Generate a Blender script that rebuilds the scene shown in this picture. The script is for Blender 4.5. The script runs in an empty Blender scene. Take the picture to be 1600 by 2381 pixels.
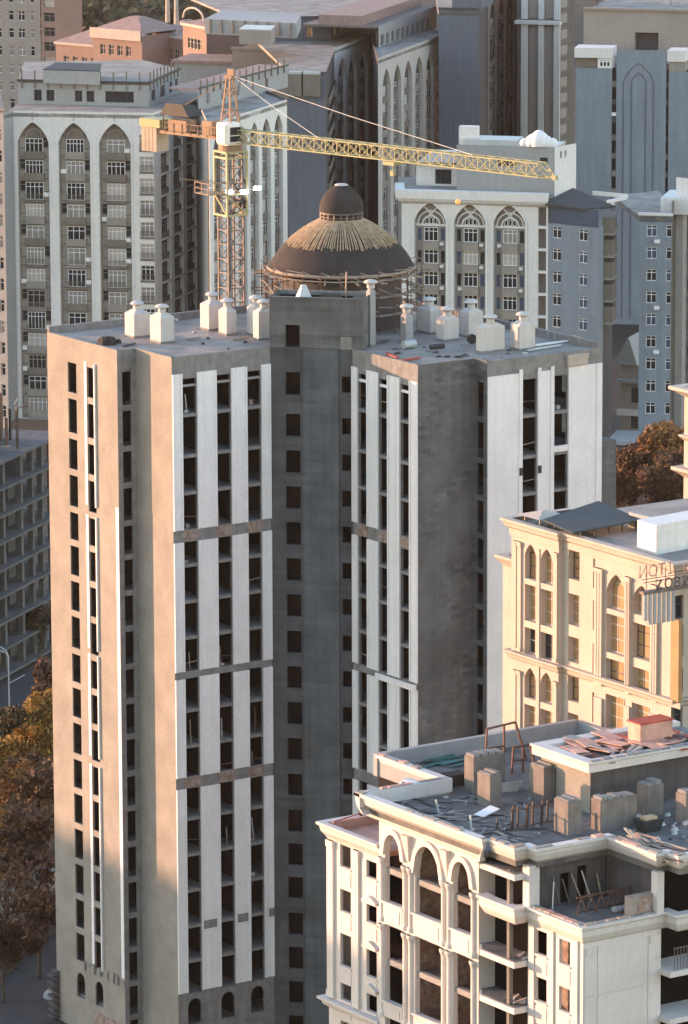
import bpy, math, random
from mathutils import Vector, Matrix
random.seed(11)
R = math.radians
SC = bpy.context.scene
COL = SC.collection

# ------------------------------------------------------------------ camera
# world axes: X and Y follow the walls of the big tower, Z up, metres
FPX, PITCH, YAW, ROLL = 11697.0, R(11.46), R(56.2), R(.208)      # focal length in pixels of the 1600 px wide photograph
fw = Vector((math.cos(YAW)*math.cos(PITCH), math.sin(YAW)*math.cos(PITCH), -math.sin(PITCH)))
_rt = Vector((math.sin(YAW), -math.cos(YAW), 0)); _up = _rt.cross(fw)
rt = math.cos(ROLL)*_rt - math.sin(ROLL)*_up
up = math.sin(ROLL)*_rt + math.cos(ROLL)*_up
CAM = Vector((-234.09, -377.33, 141.84))
cd = bpy.data.cameras.new('camera'); cam = bpy.data.objects.new('camera', cd); COL.objects.link(cam)
m = Matrix((rt, up, -fw)).transposed().to_4x4(); m.translation = CAM
cam.matrix_world = m
cd.sensor_fit = 'HORIZONTAL'; cd.sensor_width = 36; cd.lens = 36*FPX/1600
cd.clip_start = 5; cd.clip_end = 9000
SC.camera = cam

# ------------------------------------------------------------------ light
SUN_AZ, SUN_EL = 56.2+71, 5.0          # azimuth from +X, degrees
w = bpy.data.worlds.new('World'); SC.world = w; w.use_nodes = True
nt = w.node_tree; nt.nodes.clear()
sky = nt.nodes.new('ShaderNodeTexSky'); sky.sky_type = 'NISHITA'; sky.sun_disc = False
sky.sun_elevation = R(SUN_EL); sky.sun_rotation = R(90-SUN_AZ); sky.altitude = 800
sky.air_density = 1.3; sky.dust_density = .5; sky.ozone_density = 1.6
bg = nt.nodes.new('ShaderNodeBackground'); bg.inputs['Strength'].default_value = 0.15
wo = nt.nodes.new('ShaderNodeOutputWorld')
nt.links.new(sky.outputs[0], bg.inputs[0]); nt.links.new(bg.outputs[0], wo.inputs[0])
sl = bpy.data.lights.new('sun', 'SUN'); sun = bpy.data.objects.new('sun', sl); COL.objects.link(sun)
sl.energy = 2.0; sl.angle = R(.7); sl.color = (.82, .475, .265)
sd = Vector((math.cos(R(SUN_AZ))*math.cos(R(SUN_EL)), math.sin(R(SUN_AZ))*math.cos(R(SUN_EL)), math.sin(R(SUN_EL))))
sun.rotation_euler = sd.to_track_quat('Z', 'Y').to_euler()
SC.view_settings.view_transform = 'Standard'; SC.view_settings.look = 'None'
SC.view_settings.gamma = 1.0; SC.view_settings.exposure = 2.7
SC.view_settings.use_curve_mapping = False
SC.view_settings.use_white_balance = True; SC.view_settings.white_balance_temperature = 6650; SC.view_settings.white_balance_tint = 25

# ------------------------------------------------------------------ measuring helpers (photograph pixels -> points in the place)
def ray(px, py): return fw + rt*((px-800)/FPX) - up*((py-1190.5)/FPX)
def prj(p):
    d = Vector(p)-CAM; z = d.dot(fw)
    return 800+FPX*d.dot(rt)/z, 1190.5-FPX*d.dot(up)/z
def onX(px, py, X): d = ray(px, py); return CAM+d*((X-CAM.x)/d.x)
def onY(px, py, Y): d = ray(px, py); return CAM+d*((Y-CAM.y)/d.y)
def onZ(px, py, Z): d = ray(px, py); return CAM+d*((Z-CAM.z)/d.z)
def dep(px, py, z): return CAM+ray(px, py)*z

class Fr:
    """a wall: origin o, unit direction d (rightwards when seen from outside), n points inwards"""
    def __init__(s, p, q):
        p = Vector((p[0], p[1])); q = Vector((q[0], q[1]))
        s.o = p; s.L = (q-p).length; s.d = (q-p)/s.L; s.n = Vector((-s.d.y, s.d.x))
        s.a = math.atan2(s.d.y, s.d.x)
    def p(f, s, t, z):
        v = f.o+f.d*s+f.n*t
        return Vector((v.x, v.y, z))
    def sx(f, px, z, t=0):
        lo, hi = -60., f.L+60.
        x0 = prj(f.p(0, t, z))[0]; x1 = prj(f.p(f.L, t, z))[0]
        s = 0
        for _ in range(12):
            x = prj(f.p(s, t, z))[0]; dx = (prj(f.p(s+.1, t, z))[0]-x)/.1
            s += (px-x)/dx
        return s
    def zy(f, s, py, t=0):
        z = 30.
        for _ in range(8):
            y = prj(f.p(s, t, z))[1]; dy = (prj(f.p(s, t, z+.1))[1]-y)/.1
            z += (py-y)/dy
        return z
    def shift(f, t):
        g = Fr((0, 0), (1, 0)); g.o = f.o+f.n*t; g.L = f.L; g.d = f.d; g.n = f.n; g.a = f.a
        return g

# ------------------------------------------------------------------ materials
def mat(name, col, rough=.85, var=.12, scale=.6, streak=0., bump=.0, bscale=8., spec=.3, metal=0., fine=.06, tint=None, tscale=.25, tamt=0., emit=None):
    m = bpy.data.materials.new(name); m.use_nodes = True
    nt = m.node_tree; N = nt.nodes; Lk = nt.links
    b = N['Principled BSDF']; b.inputs['Roughness'].default_value = rough
    b.inputs['Specular IOR Level'].default_value = spec; b.inputs['Metallic'].default_value = metal
    geo = N.new('ShaderNodeNewGeometry')
    def noise(sc, vec=None, det=5):
        n = N.new('ShaderNodeTexNoise'); n.inputs['Scale'].default_value = sc; n.inputs['Detail'].default_value = det
        Lk.new(vec if vec else geo.outputs['Position'], n.inputs['Vector']); return n.outputs['Fac']
    def math_(op, a, bb):
        n = N.new('ShaderNodeMath'); n.operation = op
        for i, v in enumerate((a, bb)):
            if isinstance(v, (int, float)): n.inputs[i].default_value = v
            else: Lk.new(v, n.inputs[i])
        return n.outputs[0]
    def ramp(v, lo, hi):
        n = N.new('ShaderNodeMapRange'); n.inputs[1].default_value = .3; n.inputs[2].default_value = .7
        n.inputs[3].default_value = lo; n.inputs[4].default_value = hi; Lk.new(v, n.inputs[0]); return n.outputs[0]
    f = ramp(noise(scale), 1-var, 1+var)
    if fine: f = math_('MULTIPLY', f, ramp(noise(scale*14), 1-fine, 1+fine))
    if streak:
        mp = N.new('ShaderNodeMapping'); mp.inputs['Scale'].default_value = (1.6, 1.6, .06); Lk.new(geo.outputs['Position'], mp.inputs[0])
        f = math_('MULTIPLY', f, ramp(noise(1.6, mp.outputs[0], 4), 1-streak, 1+streak*.5))
    mx = N.new('ShaderNodeMix'); mx.data_type = 'RGBA'; mx.blend_type = 'MULTIPLY'; mx.inputs[0].default_value = 1
    mx.inputs[6].default_value = (*col, 1)
    base = None
    if tint:
        m2 = N.new('ShaderNodeMix'); m2.data_type = 'RGBA'; m2.inputs[6].default_value = (*col, 1); m2.inputs[7].default_value = (*tint, 1)
        Lk.new(ramp(noise(tscale), 0, tamt or 1), m2.inputs[0]); Lk.new(m2.outputs[2], mx.inputs[6])
    Lk.new(f, mx.inputs[7]); Lk.new(mx.outputs[2], b.inputs['Base Color'])
    if bump:
        bp = N.new('ShaderNodeBump'); bp.inputs['Strength'].default_value = bump; bp.inputs['Distance'].default_value = .03
        Lk.new(noise(bscale), bp.inputs['Height']); Lk.new(bp.outputs[0], b.inputs['Normal'])
    if emit:
        b.inputs['Emission Color'].default_value = (*emit[0], 1); b.inputs['Emission Strength'].default_value = emit[1]
    return m

def blockwork(name, col, mortar, sc=1., var=.35):
    """rendered block wall: patches of block courses, drifted with plaster"""
    m = mat(name, col, .95, .22, .35, streak=.12, bump=.25, bscale=5)
    nt = m.node_tree; N = nt.nodes; Lk = nt.links; b = N['Principled BSDF']
    src = b.inputs['Base Color'].links[0].from_socket
    geo = N.new('ShaderNodeNewGeometry')
    sep = N.new('ShaderNodeSeparateXYZ'); Lk.new(geo.outputs['Position'], sep.inputs[0])
    ad = N.new('ShaderNodeMath'); Lk.new(sep.outputs[0], ad.inputs[0]); Lk.new(sep.outputs[1], ad.inputs[1])
    cb = N.new('ShaderNodeCombineXYZ'); Lk.new(ad.outputs[0], cb.inputs[0]); Lk.new(sep.outputs[2], cb.inputs[1])
    br = N.new('ShaderNodeTexBrick'); Lk.new(cb.outputs[0], br.inputs['Vector'])
    br.inputs['Scale'].default_value = 1.0*sc; br.inputs['Brick Width'].default_value = .9; br.inputs['Row Height'].default_value = .42
    br.inputs['Mortar Size'].default_value = .012; br.inputs['Bias'].default_value = 0
    br.inputs['Color1'].default_value = (1-var, 1-var, 1-var, 1); br.inputs['Color2'].default_value = (1+var, 1+var, 1+var, 1)
    br.inputs['Mortar'].default_value = (*mortar, 1)
    nz = N.new('ShaderNodeTexNoise'); nz.inputs['Scale'].default_value = .3; nz.inputs['Detail'].default_value = 4; Lk.new(geo.outputs['Position'], nz.inputs['Vector'])
    mr = N.new('ShaderNodeMapRange'); mr.inputs[1].default_value = .42; mr.inputs[2].default_value = .62; mr.inputs[3].default_value = .1; mr.inputs[4].default_value = .85; Lk.new(nz.outputs[0], mr.inputs[0])
    mx = N.new('ShaderNodeMix'); mx.data_type = 'RGBA'; mx.blend_type = 'MULTIPLY'
    Lk.new(mr.outputs[0], mx.inputs[0]); Lk.new(src, mx.inputs[6]); Lk.new(br.outputs['Color'], mx.inputs[7]); Lk.new(mx.outputs[2], b.inputs['Base Color'])
    return m

M = dict(
    white=mat('white_facing', (.73, .73, .73), .7, .06, .35, streak=.06),
    plaster=mat('grey_plaster', (.248, .232, .204), .9, .10, .25, streak=.035, bump=.15, tint=(.30, .28, .245), tscale=.5, tamt=.7, fine=.08),
    beam=mat('concrete_beam', (.21, .21, .205), .9, .2, 1.2, streak=.15, bump=.2),
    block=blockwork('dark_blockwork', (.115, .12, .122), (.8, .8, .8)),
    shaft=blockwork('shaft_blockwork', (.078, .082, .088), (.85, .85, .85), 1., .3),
    slab=mat('slab_concrete', (.26, .255, .245), .95, .15, .8),
    inner=mat('shaded_interior', (.03, .028, .03), 1., .15, .5, spec=0.),  # concrete taken near black, interior shade included in the colour
    brick=mat('rough_brick', (.24, .14, .11), .95, .35, 2.5, fine=.3, tint=(.30, .27, .24), tscale=1.5),
    roof=mat('roof_screed', (.33, .305, .275), .95, .16, .5, fine=.12, tint=(.20, .19, .175), tscale=.3, bump=.2),
    vent=mat('vent_plaster', (.50, .485, .46), .85, .06, .8, streak=.08),
    membrane=mat('black_membrane', (.042, .037, .036), .85, .2, .6, bump=.3, spec=.15),
    timber=mat('pale_timber', (.45, .33, .20), .8, .2, 1.5),
    oldtimber=mat('grey_timber', (.30, .25, .20), .9, .25, 1.5),
    steel=mat('weathered_steel', (.15, .135, .13), .6, .2, 2., metal=.4),
    rust=mat('rusty_steel', (.13, .07, .05), .8, .3, 2.),
    darksteel=mat('dark_steel', (.04, .04, .04), .6, .2, 2.),
    yellow=mat('crane_yellow', (.36, .34, .18), .5, .08, 1.),
    orange=mat('crane_orange', (.27, .18, .12), .6, .15, 1.),
    cwt=mat('counterweight_concrete', (.40, .33, .26), .9, .1, 1.),
    cab=mat('cab_white', (.75, .73, .68), .45, .04, 1.),
    glass=mat('dark_glass', (.02, .025, .03), .12, .1, .5, spec=.5),
    glassb=mat('blue_glass', (.06, .09, .14), .15, .1, .5, spec=.5),
    curtain=mat('curtained_glass', (.22, .21, .20), .4, .15, .5, spec=.5),
    amber=mat('amber_glass', (.30, .19, .09), .35, .12, .8, spec=.4),
    pvc=mat('window_frame_white', (.74, .74, .74), .5, .03, 1.),
    dframe=mat('window_frame_dark', (.06, .06, .065), .5, .05, 1.),
    cream=mat('cream_stone', (.42, .375, .325), .75, .07, .4, streak=.05),
    fwhite=mat('cream_white_stone', (.56, .535, .51), .75, .07, .35, streak=.05),
    bone=mat('off_white_render', (.66, .655, .63), .8, .05, .15, streak=.05),
    tan=mat('tan_stone', (.27, .25, .22), .85, .10, .5, streak=.05),
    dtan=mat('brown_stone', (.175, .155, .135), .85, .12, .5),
    grey=mat('grey_render', (.30, .315, .32), .85, .07, .12, streak=.06),
    blue=mat('blue_grey_render', (.20, .245, .285), .85, .09, .08, streak=.12),
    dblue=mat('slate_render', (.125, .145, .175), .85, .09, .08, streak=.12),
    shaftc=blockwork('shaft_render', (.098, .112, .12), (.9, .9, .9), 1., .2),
    pane2=mat('pale_curtained_glass', (.38, .36, .33), .4, .12, .5, spec=.5),
    stump=mat('raw_stump_concrete', (.18, .165, .15), .95, .18, 1., streak=.15, bump=.3),
    dim=mat('shaded_render', (.085, .08, .08), .95, .2, .6, streak=.2),  # render darkened: shade on terrace and penthouse walls put into the colour
    deck=mat('dusty_deck', (.17, .165, .155), .95, .25, .7, fine=.25, tint=(.09, .09, .09), tscale=.5, bump=.3),
    batten=mat('aged_batten', (.36, .27, .17), .85, .3, 2.),
    void=mat('room_shade', (.008, .0075, .0075), 1., .1, .5, spec=0.),  # near black: darkness of the rooms put into the wall colour
    mauve=mat('mauve_render', (.17, .14, .135), .85, .08, .2, streak=.05),
    bone2=mat('darker_off_white_render', (.47, .455, .43), .8, .07, .15, streak=.06),  # off white in a darker tone for the second arcaded block
    taupe=mat('taupe_render', (.30, .27, .245), .85, .08, .15, streak=.05),
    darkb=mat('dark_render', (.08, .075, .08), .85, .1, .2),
    pink=mat('pink_render', (.25, .175, .145), .85, .08, .3),
    tile=mat('pink_tile_roof', (.30, .21, .185), .85, .15, 1.),
    redsheet=mat('red_sheet_metal', (.36, .06, .04), .5, .2, .8),
    palesheet=mat('faded_sheet_metal', (.52, .30, .24), .6, .25, .8),
    teal=mat('teal_roof_sheet', (.03, .05, .062), .8, .08, .3),
    sheet=mat('zinc_sheet', (.42, .47, .48), .45, .08, .5, metal=.2),
    charcoal=mat('charcoal_roofing', (.055, .058, .062), .7, .15, .5),
    net=mat('green_net', (.05, .16, .15), .8, .2, 1.),
    asphalt=mat('asphalt', (.05, .053, .058), .9, .12, .3),
    soil=mat('dusty_ground', (.05, .042, .036), .95, .25, .08, fine=.25, tint=(.032, .032, .025), tscale=.03),
    paving=mat('paving', (.055, .048, .047), .9, .12, .4),
    grass=mat('dry_grass', (.03, .028, .014), .95, .3, .3, fine=.3),
    paint=mat('road_paint', (.6, .6, .6), .7, .15, 1.),
    bark=mat('bark', (.09, .07, .055), .95, .3, 3.),
    lamp=mat('flood_lamp', (.9, .9, .9), .3, 0, 1., emit=((1, .96, .9), 14.)),
    warmlamp=mat('warm_lamp', (.5, .3, .1), .3, 0, 1., emit=((1, .45, .12), .10)),
    frame=mat('frame_concrete', (.10, .105, .108), .9, .2, .8, streak=.15),
)
def leafmat(name, a, b):
    m = mat(name, a, .8, .45, .9, fine=.45, tint=b, tscale=.7); return m
M['leaf_o'] = leafmat('autumn_orange_leaves', (.27, .115, .03), (.16, .085, .03))
M['leaf_y'] = leafmat('autumn_yellow_leaves', (.40, .23, .05), (.22, .12, .03))  # autumn gold, brightened like the orange to stand in for sun on the crowns
M['leaf_b'] = leafmat('autumn_brown_leaves', (.13, .062, .03), (.075, .045, .025))
M['leaf_g'] = leafmat('olive_leaves', (.06, .06, .025), (.09, .06, .03))

# ------------------------------------------------------------------ mesh builder
class MB:
    def __init__(s): s.v = []; s.f = []; s.smooth = False
    def q(s, *pts):
        i = len(s.v); s.v += [tuple(p) for p in pts]; s.f.append(tuple(range(i, i+len(pts))))
    def hexa(s, P):      # 8 points: bottom 0-3, top 4-7
        i = len(s.v); s.v += [tuple(p) for p in P]
        for f in ((3, 2, 1, 0), (4, 5, 6, 7), (0, 1, 5, 4), (1, 2, 6, 5), (2, 3, 7, 6), (3, 0, 4, 7)):
            s.f.append(tuple(i+k for k in f))
    def box(s, x0, x1, y0, y1, z0, z1):
        s.hexa([(x0, y0, z0), (x1, y0, z0), (x1, y1, z0), (x0, y1, z0), (x0, y0, z1), (x1, y0, z1), (x1, y1, z1), (x0, y1, z1)])
    def fb(s, fr, a, b, t0, t1, z0, z1):
        s.hexa([fr.p(a, t0, z0), fr.p(b, t0, z0), fr.p(b, t1, z0), fr.p(a, t1, z0), fr.p(a, t0, z1), fr.p(b, t0, z1), fr.p(b, t1, z1), fr.p(a, t1, z1)])
    def prism(s, poly, z0, z1):
        n = len(poly); i = len(s.v)
        s.v += [(p[0], p[1], z0) for p in poly]+[(p[0], p[1], z1) for p in poly]
        s.f.append(tuple(i+k for k in reversed(range(n)))); s.f.append(tuple(i+n+k for k in range(n)))
        for k in range(n): s.f.append((i+k, i+(k+1) % n, i+n+(k+1) % n, i+n+k))
    def bar(s, p, q, w, h=None):
        p, q = Vector(p), Vector(q); d = (q-p).normalized(); h = h or w
        a = Vector((0, 0, 1)) if abs(d.z) < .95 else Vector((1, 0, 0))
        u = d.cross(a).normalized()*w/2; v = u.cross(d).normalized()*h/2
        s.hexa([p-u-v, p+u-v, p+u+v, p-u+v, q-u-v, q+u-v, q+u+v, q-u+v])
    def tube(s, pts, r, n=6):
        pts = [Vector(p) for p in pts]; rr = r if isinstance(r, (list, tuple)) else [r]*len(pts)
        base = len(s.v)
        for k, p in enumerate(pts):
            d = (pts[min(k+1, len(pts)-1)]-pts[max(k-1, 0)]).normalized()
            a = Vector((0, 0, 1)) if abs(d.z) < .9 else Vector((1, 0, 0))
            u = d.cross(a).normalized(); v = u.cross(d)
            for j in range(n):
                t = 2*math.pi*j/n; s.v.append(tuple(p+(u*math.cos(t)+v*math.sin(t))*rr[k]))
        for k in range(len(pts)-1):
            for j in range(n):
                s.f.append((base+k*n+j, base+k*n+(j+1) % n, base+(k+1)*n+(j+1) % n, base+(k+1)*n+j))
        s.f.append(tuple(base+j for j in reversed(range(n)))); s.f.append(tuple(base+(len(pts)-1)*n+j for j in range(n)))
    def lathe(s, c, prof, n=24, a0=0., a1=2*math.pi):
        base = len(s.v); full = abs(a1-a0-2*math.pi) < 1e-6; m_ = n if full else n+1
        for r, z in prof:
            for j in range(m_):
                t = a0+(a1-a0)*j/n; s.v.append((c[0]+r*math.cos(t), c[1]+r*math.sin(t), c[2]+z))
        for k in range(len(prof)-1):
            for j in range(n):
                j2 = (j+1) % m_
                s.f.append((base+k*m_+j, base+k*m_+j2, base+(k+1)*m_+j2, base+(k+1)*m_+j))
    def mesh(s, name, mt):
        me = bpy.data.meshes.new(name); me.from_pydata(s.v, [], s.f); me.update()
        if s.smooth:
            for p in me.polygons: p.use_smooth = True
        if mt: me.materials.append(M[mt] if isinstance(mt, str) else mt)
        return me
    def build(s, name, mt, parent=None):
        return obj(name, s.mesh(name, mt), parent)

def absloc(o):
    v = Vector(o.location); p = o.parent
    while p: v += Vector(p.location); p = p.parent
    return v
def obj(name, me, parent=None, loc=None, rz=0.):
    """loc = place in the world; None when the mesh is already built in world metres"""
    o = bpy.data.objects.new(name, me); COL.objects.link(o)
    L = Vector(loc) if loc is not None else Vector((0, 0, 0))
    if parent:
        o.parent = parent
        if parent.type == 'EMPTY' or parent.rotation_euler.z == 0: L = L-absloc(parent)
    o.location = L; o.rotation_euler.z = rz
    return o
def sub(name, me, parent):     # a child that shares its parent's own space (parent may be turned)
    o = bpy.data.objects.new(name, me); COL.objects.link(o); o.parent = parent; return o
def tag(o, label=None, cat=None, group=None, kind=None):
    if label: o['label'] = label
    if cat: o['category'] = cat
    if group: o['group'] = group
    if kind: o['kind'] = kind
    return o
def thing(name, loc, label, cat, group=None):
    o = bpy.data.objects.new(name, None); COL.objects.link(o); o.location = loc; o.empty_display_size = .5
    return tag(o, label, cat, group)

# ------------------------------------------------------------------ walls with openings
def arch_pts(a, b, zs, rise, kind, n=10):
    out = []
    for i in range(n+1):
        v = -1+2*i/n
        if kind == 'pt': h = (1-abs(v)**1.35)**.72
        else: h = math.sqrt(max(0, 1-v*v))
        out.append((a+(b-a)*(v+1)/2, zs+rise*h))
    return out
def facade(mb, fr, s0, s1, z0, z1, cols, depth=.35, t0=0., rv=None):
    """front skin with real openings and reveals; cols = [(a, b, [(zb, zt, rise, kind), ...]), ...]; rv: builder for the reveals"""
    rv = rv or mb
    P = lambda s, z, t=t0: fr.p(s, t, z)
    t1 = t0+depth
    def solid(a, b, za, zb):
        if b-a > 1e-4 and zb-za > 1e-4: mb.q(P(a, za), P(b, za), P(b, zb), P(a, zb))
    cur = s0
    for a, b, ops in sorted(cols, key=lambda c: c[0]):
        solid(cur, a, z0, z1); zc = z0
        for op in sorted(ops):
            zb, zt = op[0], op[1]; rise = op[2] if len(op) > 2 else 0; kind = op[3] if len(op) > 3 else 'pt'
            zb = max(zb, z0); zt = min(zt, z1)
            solid(a, b, zc, zb); zs = zt-rise
            if zb > z0+1e-4: rv.q(P(a, zb), P(a, zb, t1), P(b, zb, t1), P(b, zb))
            rv.q(P(a, zb), P(a, zs), P(a, zs, t1), P(a, zb, t1))
            rv.q(P(b, zb), P(b, zb, t1), P(b, zs, t1), P(b, zs))
            if rise:
                pts = arch_pts(a, b, zs, rise, kind)
                for (x0, y0), (x1, y1) in zip(pts, pts[1:]):
                    mb.q(P(x0, y0), P(x1, y1), P(x1, zt), P(x0, zt))
                    rv.q(P(x0, y0), P(x0, y0, t1), P(x1, y1, t1), P(x1, y1))
            else:
                rv.q(P(a, zt), P(b, zt), P(b, zt, t1), P(a, zt, t1))
            zc = zt
        solid(a, b, zc, z1); cur = b
    solid(cur, s1, z0, z1)

def arch_trim(mb, fr, a, b, zb, zt, rise, wd, proud, kind='pt', legs=True):
    """moulding round an arched opening"""
    zs = zt-rise
    inn = arch_pts(a, b, zs, rise, kind, 12); out = arch_pts(a-wd, b+wd, zs, rise+wd, kind, 12)
    if legs: inn = [(a, zb)]+inn+[(b, zb)]; out = [(a-wd, zb)]+out+[(b+wd, zb)]
    for k in range(len(inn)-1):
        i0, i1, o0, o1 = inn[k], inn[k+1], out[k], out[k+1]
        mb.q(fr.p(o0[0], -proud, o0[1]), fr.p(i0[0], -proud, i0[1]), fr.p(i1[0], -proud, i1[1]), fr.p(o1[0], -proud, o1[1]))
        mb.q(fr.p(o0[0], -proud, o0[1]), fr.p(o1[0], -proud, o1[1]), fr.p(o1[0], 0, o1[1]), fr.p(o0[0], 0, o0[1]))
        mb.q(fr.p(i0[0], -proud, i0[1]), fr.p(i0[0], 0, i0[1]), fr.p(i1[0], 0, i1[1]), fr.p(i1[0], -proud, i1[1]))

def cornice(mb, pts, z1, prof, closed=False):
    """moulding swept along a plan polyline (outside on the right-hand... given by prof offsets); prof = [(out, dz), ...] from top down, mitred"""
    n = len(pts); V2 = [Vector((p[0], p[1])) for p in pts]
    offs = []
    for i in range(n):
        def nrm(a, b): d = (b-a).normalized(); return Vector((d.y, -d.x))
        if closed or 0 < i < n-1:
            n0 = nrm(V2[i-1], V2[i]); n1 = nrm(V2[i], V2[(i+1) % n]); h = n0+n1; offs.append(h/(1+n0.dot(n1)))
        else: offs.append(nrm(V2[0], V2[1]) if i == 0 else nrm(V2[-2], V2[-1]))
    m_ = n if closed else n-1
    ring = [[(V2[i].x+offs[i].x*o, V2[i].y+offs[i].y*o, z1+dz) for o, dz in prof] for i in range(n)]
    for i in range(m_):
        A, B = ring[i], ring[(i+1) % n]
        for k in range(len(prof)-1): mb.q(A[k+1], B[k+1], B[k], A[k])
    if not closed:
        mb.q(*ring[0]); mb.q(*reversed(ring[-1]))

# ------------------------------------------------------------------ windows
_wcache = {}
def win_meshes(w, h, nx, nz, frame, pane, bar=.07, deep=.06):
    key = (round(w, 2), round(h, 2), nx, nz, frame, pane, bar)
    if key not in _wcache:
        f = MB(); f.box(-w/2, w/2, 0, deep, 0, bar); f.box(-w/2, w/2, 0, deep, h-bar, h)
        for i in range(nx+1):
            x = -w/2+bar/2+(w-bar)*i/nx; f.box(x-bar/2, x+bar/2, .002, deep-.002, bar, h-bar)
        for z in nz: f.box(-w/2+bar, w/2-bar, .004, deep-.004, h*z-bar/2, h*z+bar/2)
        g = MB(); g.q((-w/2, deep*.6, 0), (w/2, deep*.6, 0), (w/2, deep*.6, h), (-w/2, deep*.6, h))
        _wcache[key] = (f.mesh('window', frame), g.mesh('pane', pane))
    return _wcache[key]
def window(parent, fr, s, t, z, w, h, nx=2, nz=(), frame='pvc', pane='glass', bar=.07):
    a, b = win_meshes(w, h, nx, tuple(nz), frame, pane, bar)
    o = obj('window', a, parent, fr.p(s, t, z), fr.a); sub('pane', b, o); return o
# ------------------------------------------------------------------ ground
g = MB(); g.q((-2500, -1200, 0), (4500, -1200, 0), (4500, 4500, 0), (-2500, 4500, 0))
tag(g.build('ground', 'soil'), kind='structure')

# ================================================================== the big unfinished tower
T = thing('unfinished_tower', (16, 0, 0), 'tall unfinished grey concrete tower with white facing strips and a dark dome', 'building')
ZR = 66.0
FL = [64.15, 60.75, 57.0, 53.6, 50.1, 46.95, 43.6, 40.25, 36.7, 33.45, 30.1, 26.6, 23.3, 19.9, 16.5, 13.1, 9.8, 6.55, 3.3, 0.0]
BAND = [(50.15, 49.0), (37.0, 36.35), (27.15, 26.05)]         # bare beams that cut the facing
FOOT = [(0, 0), (10.5, 0), (15.85, -5.45), (15.85, -15.83), (22, -15.83), (22, -17.79), (34.7, -17.79), (34.7, 18.6), (-1.96, 18.6), (-1.96, 6.18), (0, 6.18)]
INS = [(.42, .42), (10.66, .42), (16.27, -5.28), (16.27, -15.41), (22.42, -15.41), (22.42, -17.37), (34.3, -17.37), (34.3, 18.2), (-1.54, 18.2), (-1.54, 6.6), (.42, 6.6)]
# floor slabs and a dark core behind the openings
for k, z in enumerate(FL[:-1]):
    b = MB(); b.prism(INS, z-.27, z-.012); b.build('floor_slab', 'slab', T)
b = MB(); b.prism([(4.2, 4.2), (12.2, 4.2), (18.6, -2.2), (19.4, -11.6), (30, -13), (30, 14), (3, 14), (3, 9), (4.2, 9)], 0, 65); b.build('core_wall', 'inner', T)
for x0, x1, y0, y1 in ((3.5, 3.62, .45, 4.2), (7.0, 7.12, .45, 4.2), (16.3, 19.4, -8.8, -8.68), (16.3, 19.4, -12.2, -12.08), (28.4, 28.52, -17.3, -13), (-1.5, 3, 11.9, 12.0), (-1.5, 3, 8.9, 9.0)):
    b = MB(); b.box(x0, x1, y0, y1, 0, 64.5); b.build('partition_wall', 'inner', T)

def strips(z0, z1, bands):
    """vertical runs of facing between the bare beams"""
    out = []; top = z1
    for a, c in bands:
        out.append((a+random.uniform(-.05, .05), top)); top = c+random.uniform(-.08, .08)
    out.append((z0, top)); return out
def facing(fr, a, b, z0, z1, edge=True):
    m_ = MB(); m_.fb(fr, a+.01, b-.01, -.10, -.004, z0, z1)
    if edge:
        w_ = .2
        for e0, e1 in ((a+.01, a+.01+w_), (b-.01-w_, b-.01)): m_.fb(fr, e0, e1, -.17, -.102, z0, z1)
        if b-a > 1.6: m_.fb(fr, (a+b)/2-.32, (a+b)/2+.32, -.135, -.102, z0, z1)
    return m_.build('facing_panel', 'white', T)

def bay_face(fr, bays, name, mt, top, bands, zbase=6.6, arches=True):
    m_ = MB(); cols = []
    for a, b_ in bays:
        ops = []
        for zt, zb in zip(FL, FL[1:]):
            hi = zt-.30 if zt < 64 else 63.95; lo = zb+.0
            for t_, bt in bands:
                if lo < t_ < hi: lo = t_+.0
            if bands and any(bt <= hi+.31 and t_ >= hi+.2 for t_, bt in bands): hi = min(hi, min(bt for t_, bt in bands if bt <= hi+.31 and t_ >= hi+.2))
            if zb < 6.5: continue
            ops.append((lo, hi))
        if arches: ops.append((3.55, 6.05, .75, 'round'))
        cols.append((a, b_, ops))
    facade(m_, fr, 0, fr.L, 0, ZR-.01, cols, .28)
    m_.build(name, mt, T)

# left wing, shaded face with three bays
fC = Fr((0, 0), (10.5, 0)); bC = [(1.05, 2.58), (4.68, 6.22), (7.95, 9.46)]
bay_face(fC, bC, 'bay_wall', 'beam', 64.4, BAND)
for a, b_ in ((0, 1.05), (2.58, 4.68), (6.22, 7.95), (9.46, 10.5)):
    for z0, z1 in strips(6.75, 64.45, BAND): facing(fC, a, b_, z0, z1)
for zt, zb in (BAND[0], BAND[2]):
    for a, b_ in bC: mb = MB(); mb.fb(fC, a-.1, b_+.05, -.05, -.004, zb+.15, zt-.1); mb.build('brick_infill', 'brick', T)
for a, b_ in ((2.75, 4.2), (6.45, 7.6), (9.9, 10.48)):
    mb = MB(); mb.fb(fC, a, b_, -.178, -.172, 12.55, 13.35); mb.build('render_patch', 'beam', T)
for a, b_ in bC:      # sills of the top storey
    mb = MB(); mb.fb(fC, a+.01, b_-.01, .06, .22, 63.2, 63.42); mb.build('window_lintel', 'slab', T)

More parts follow.
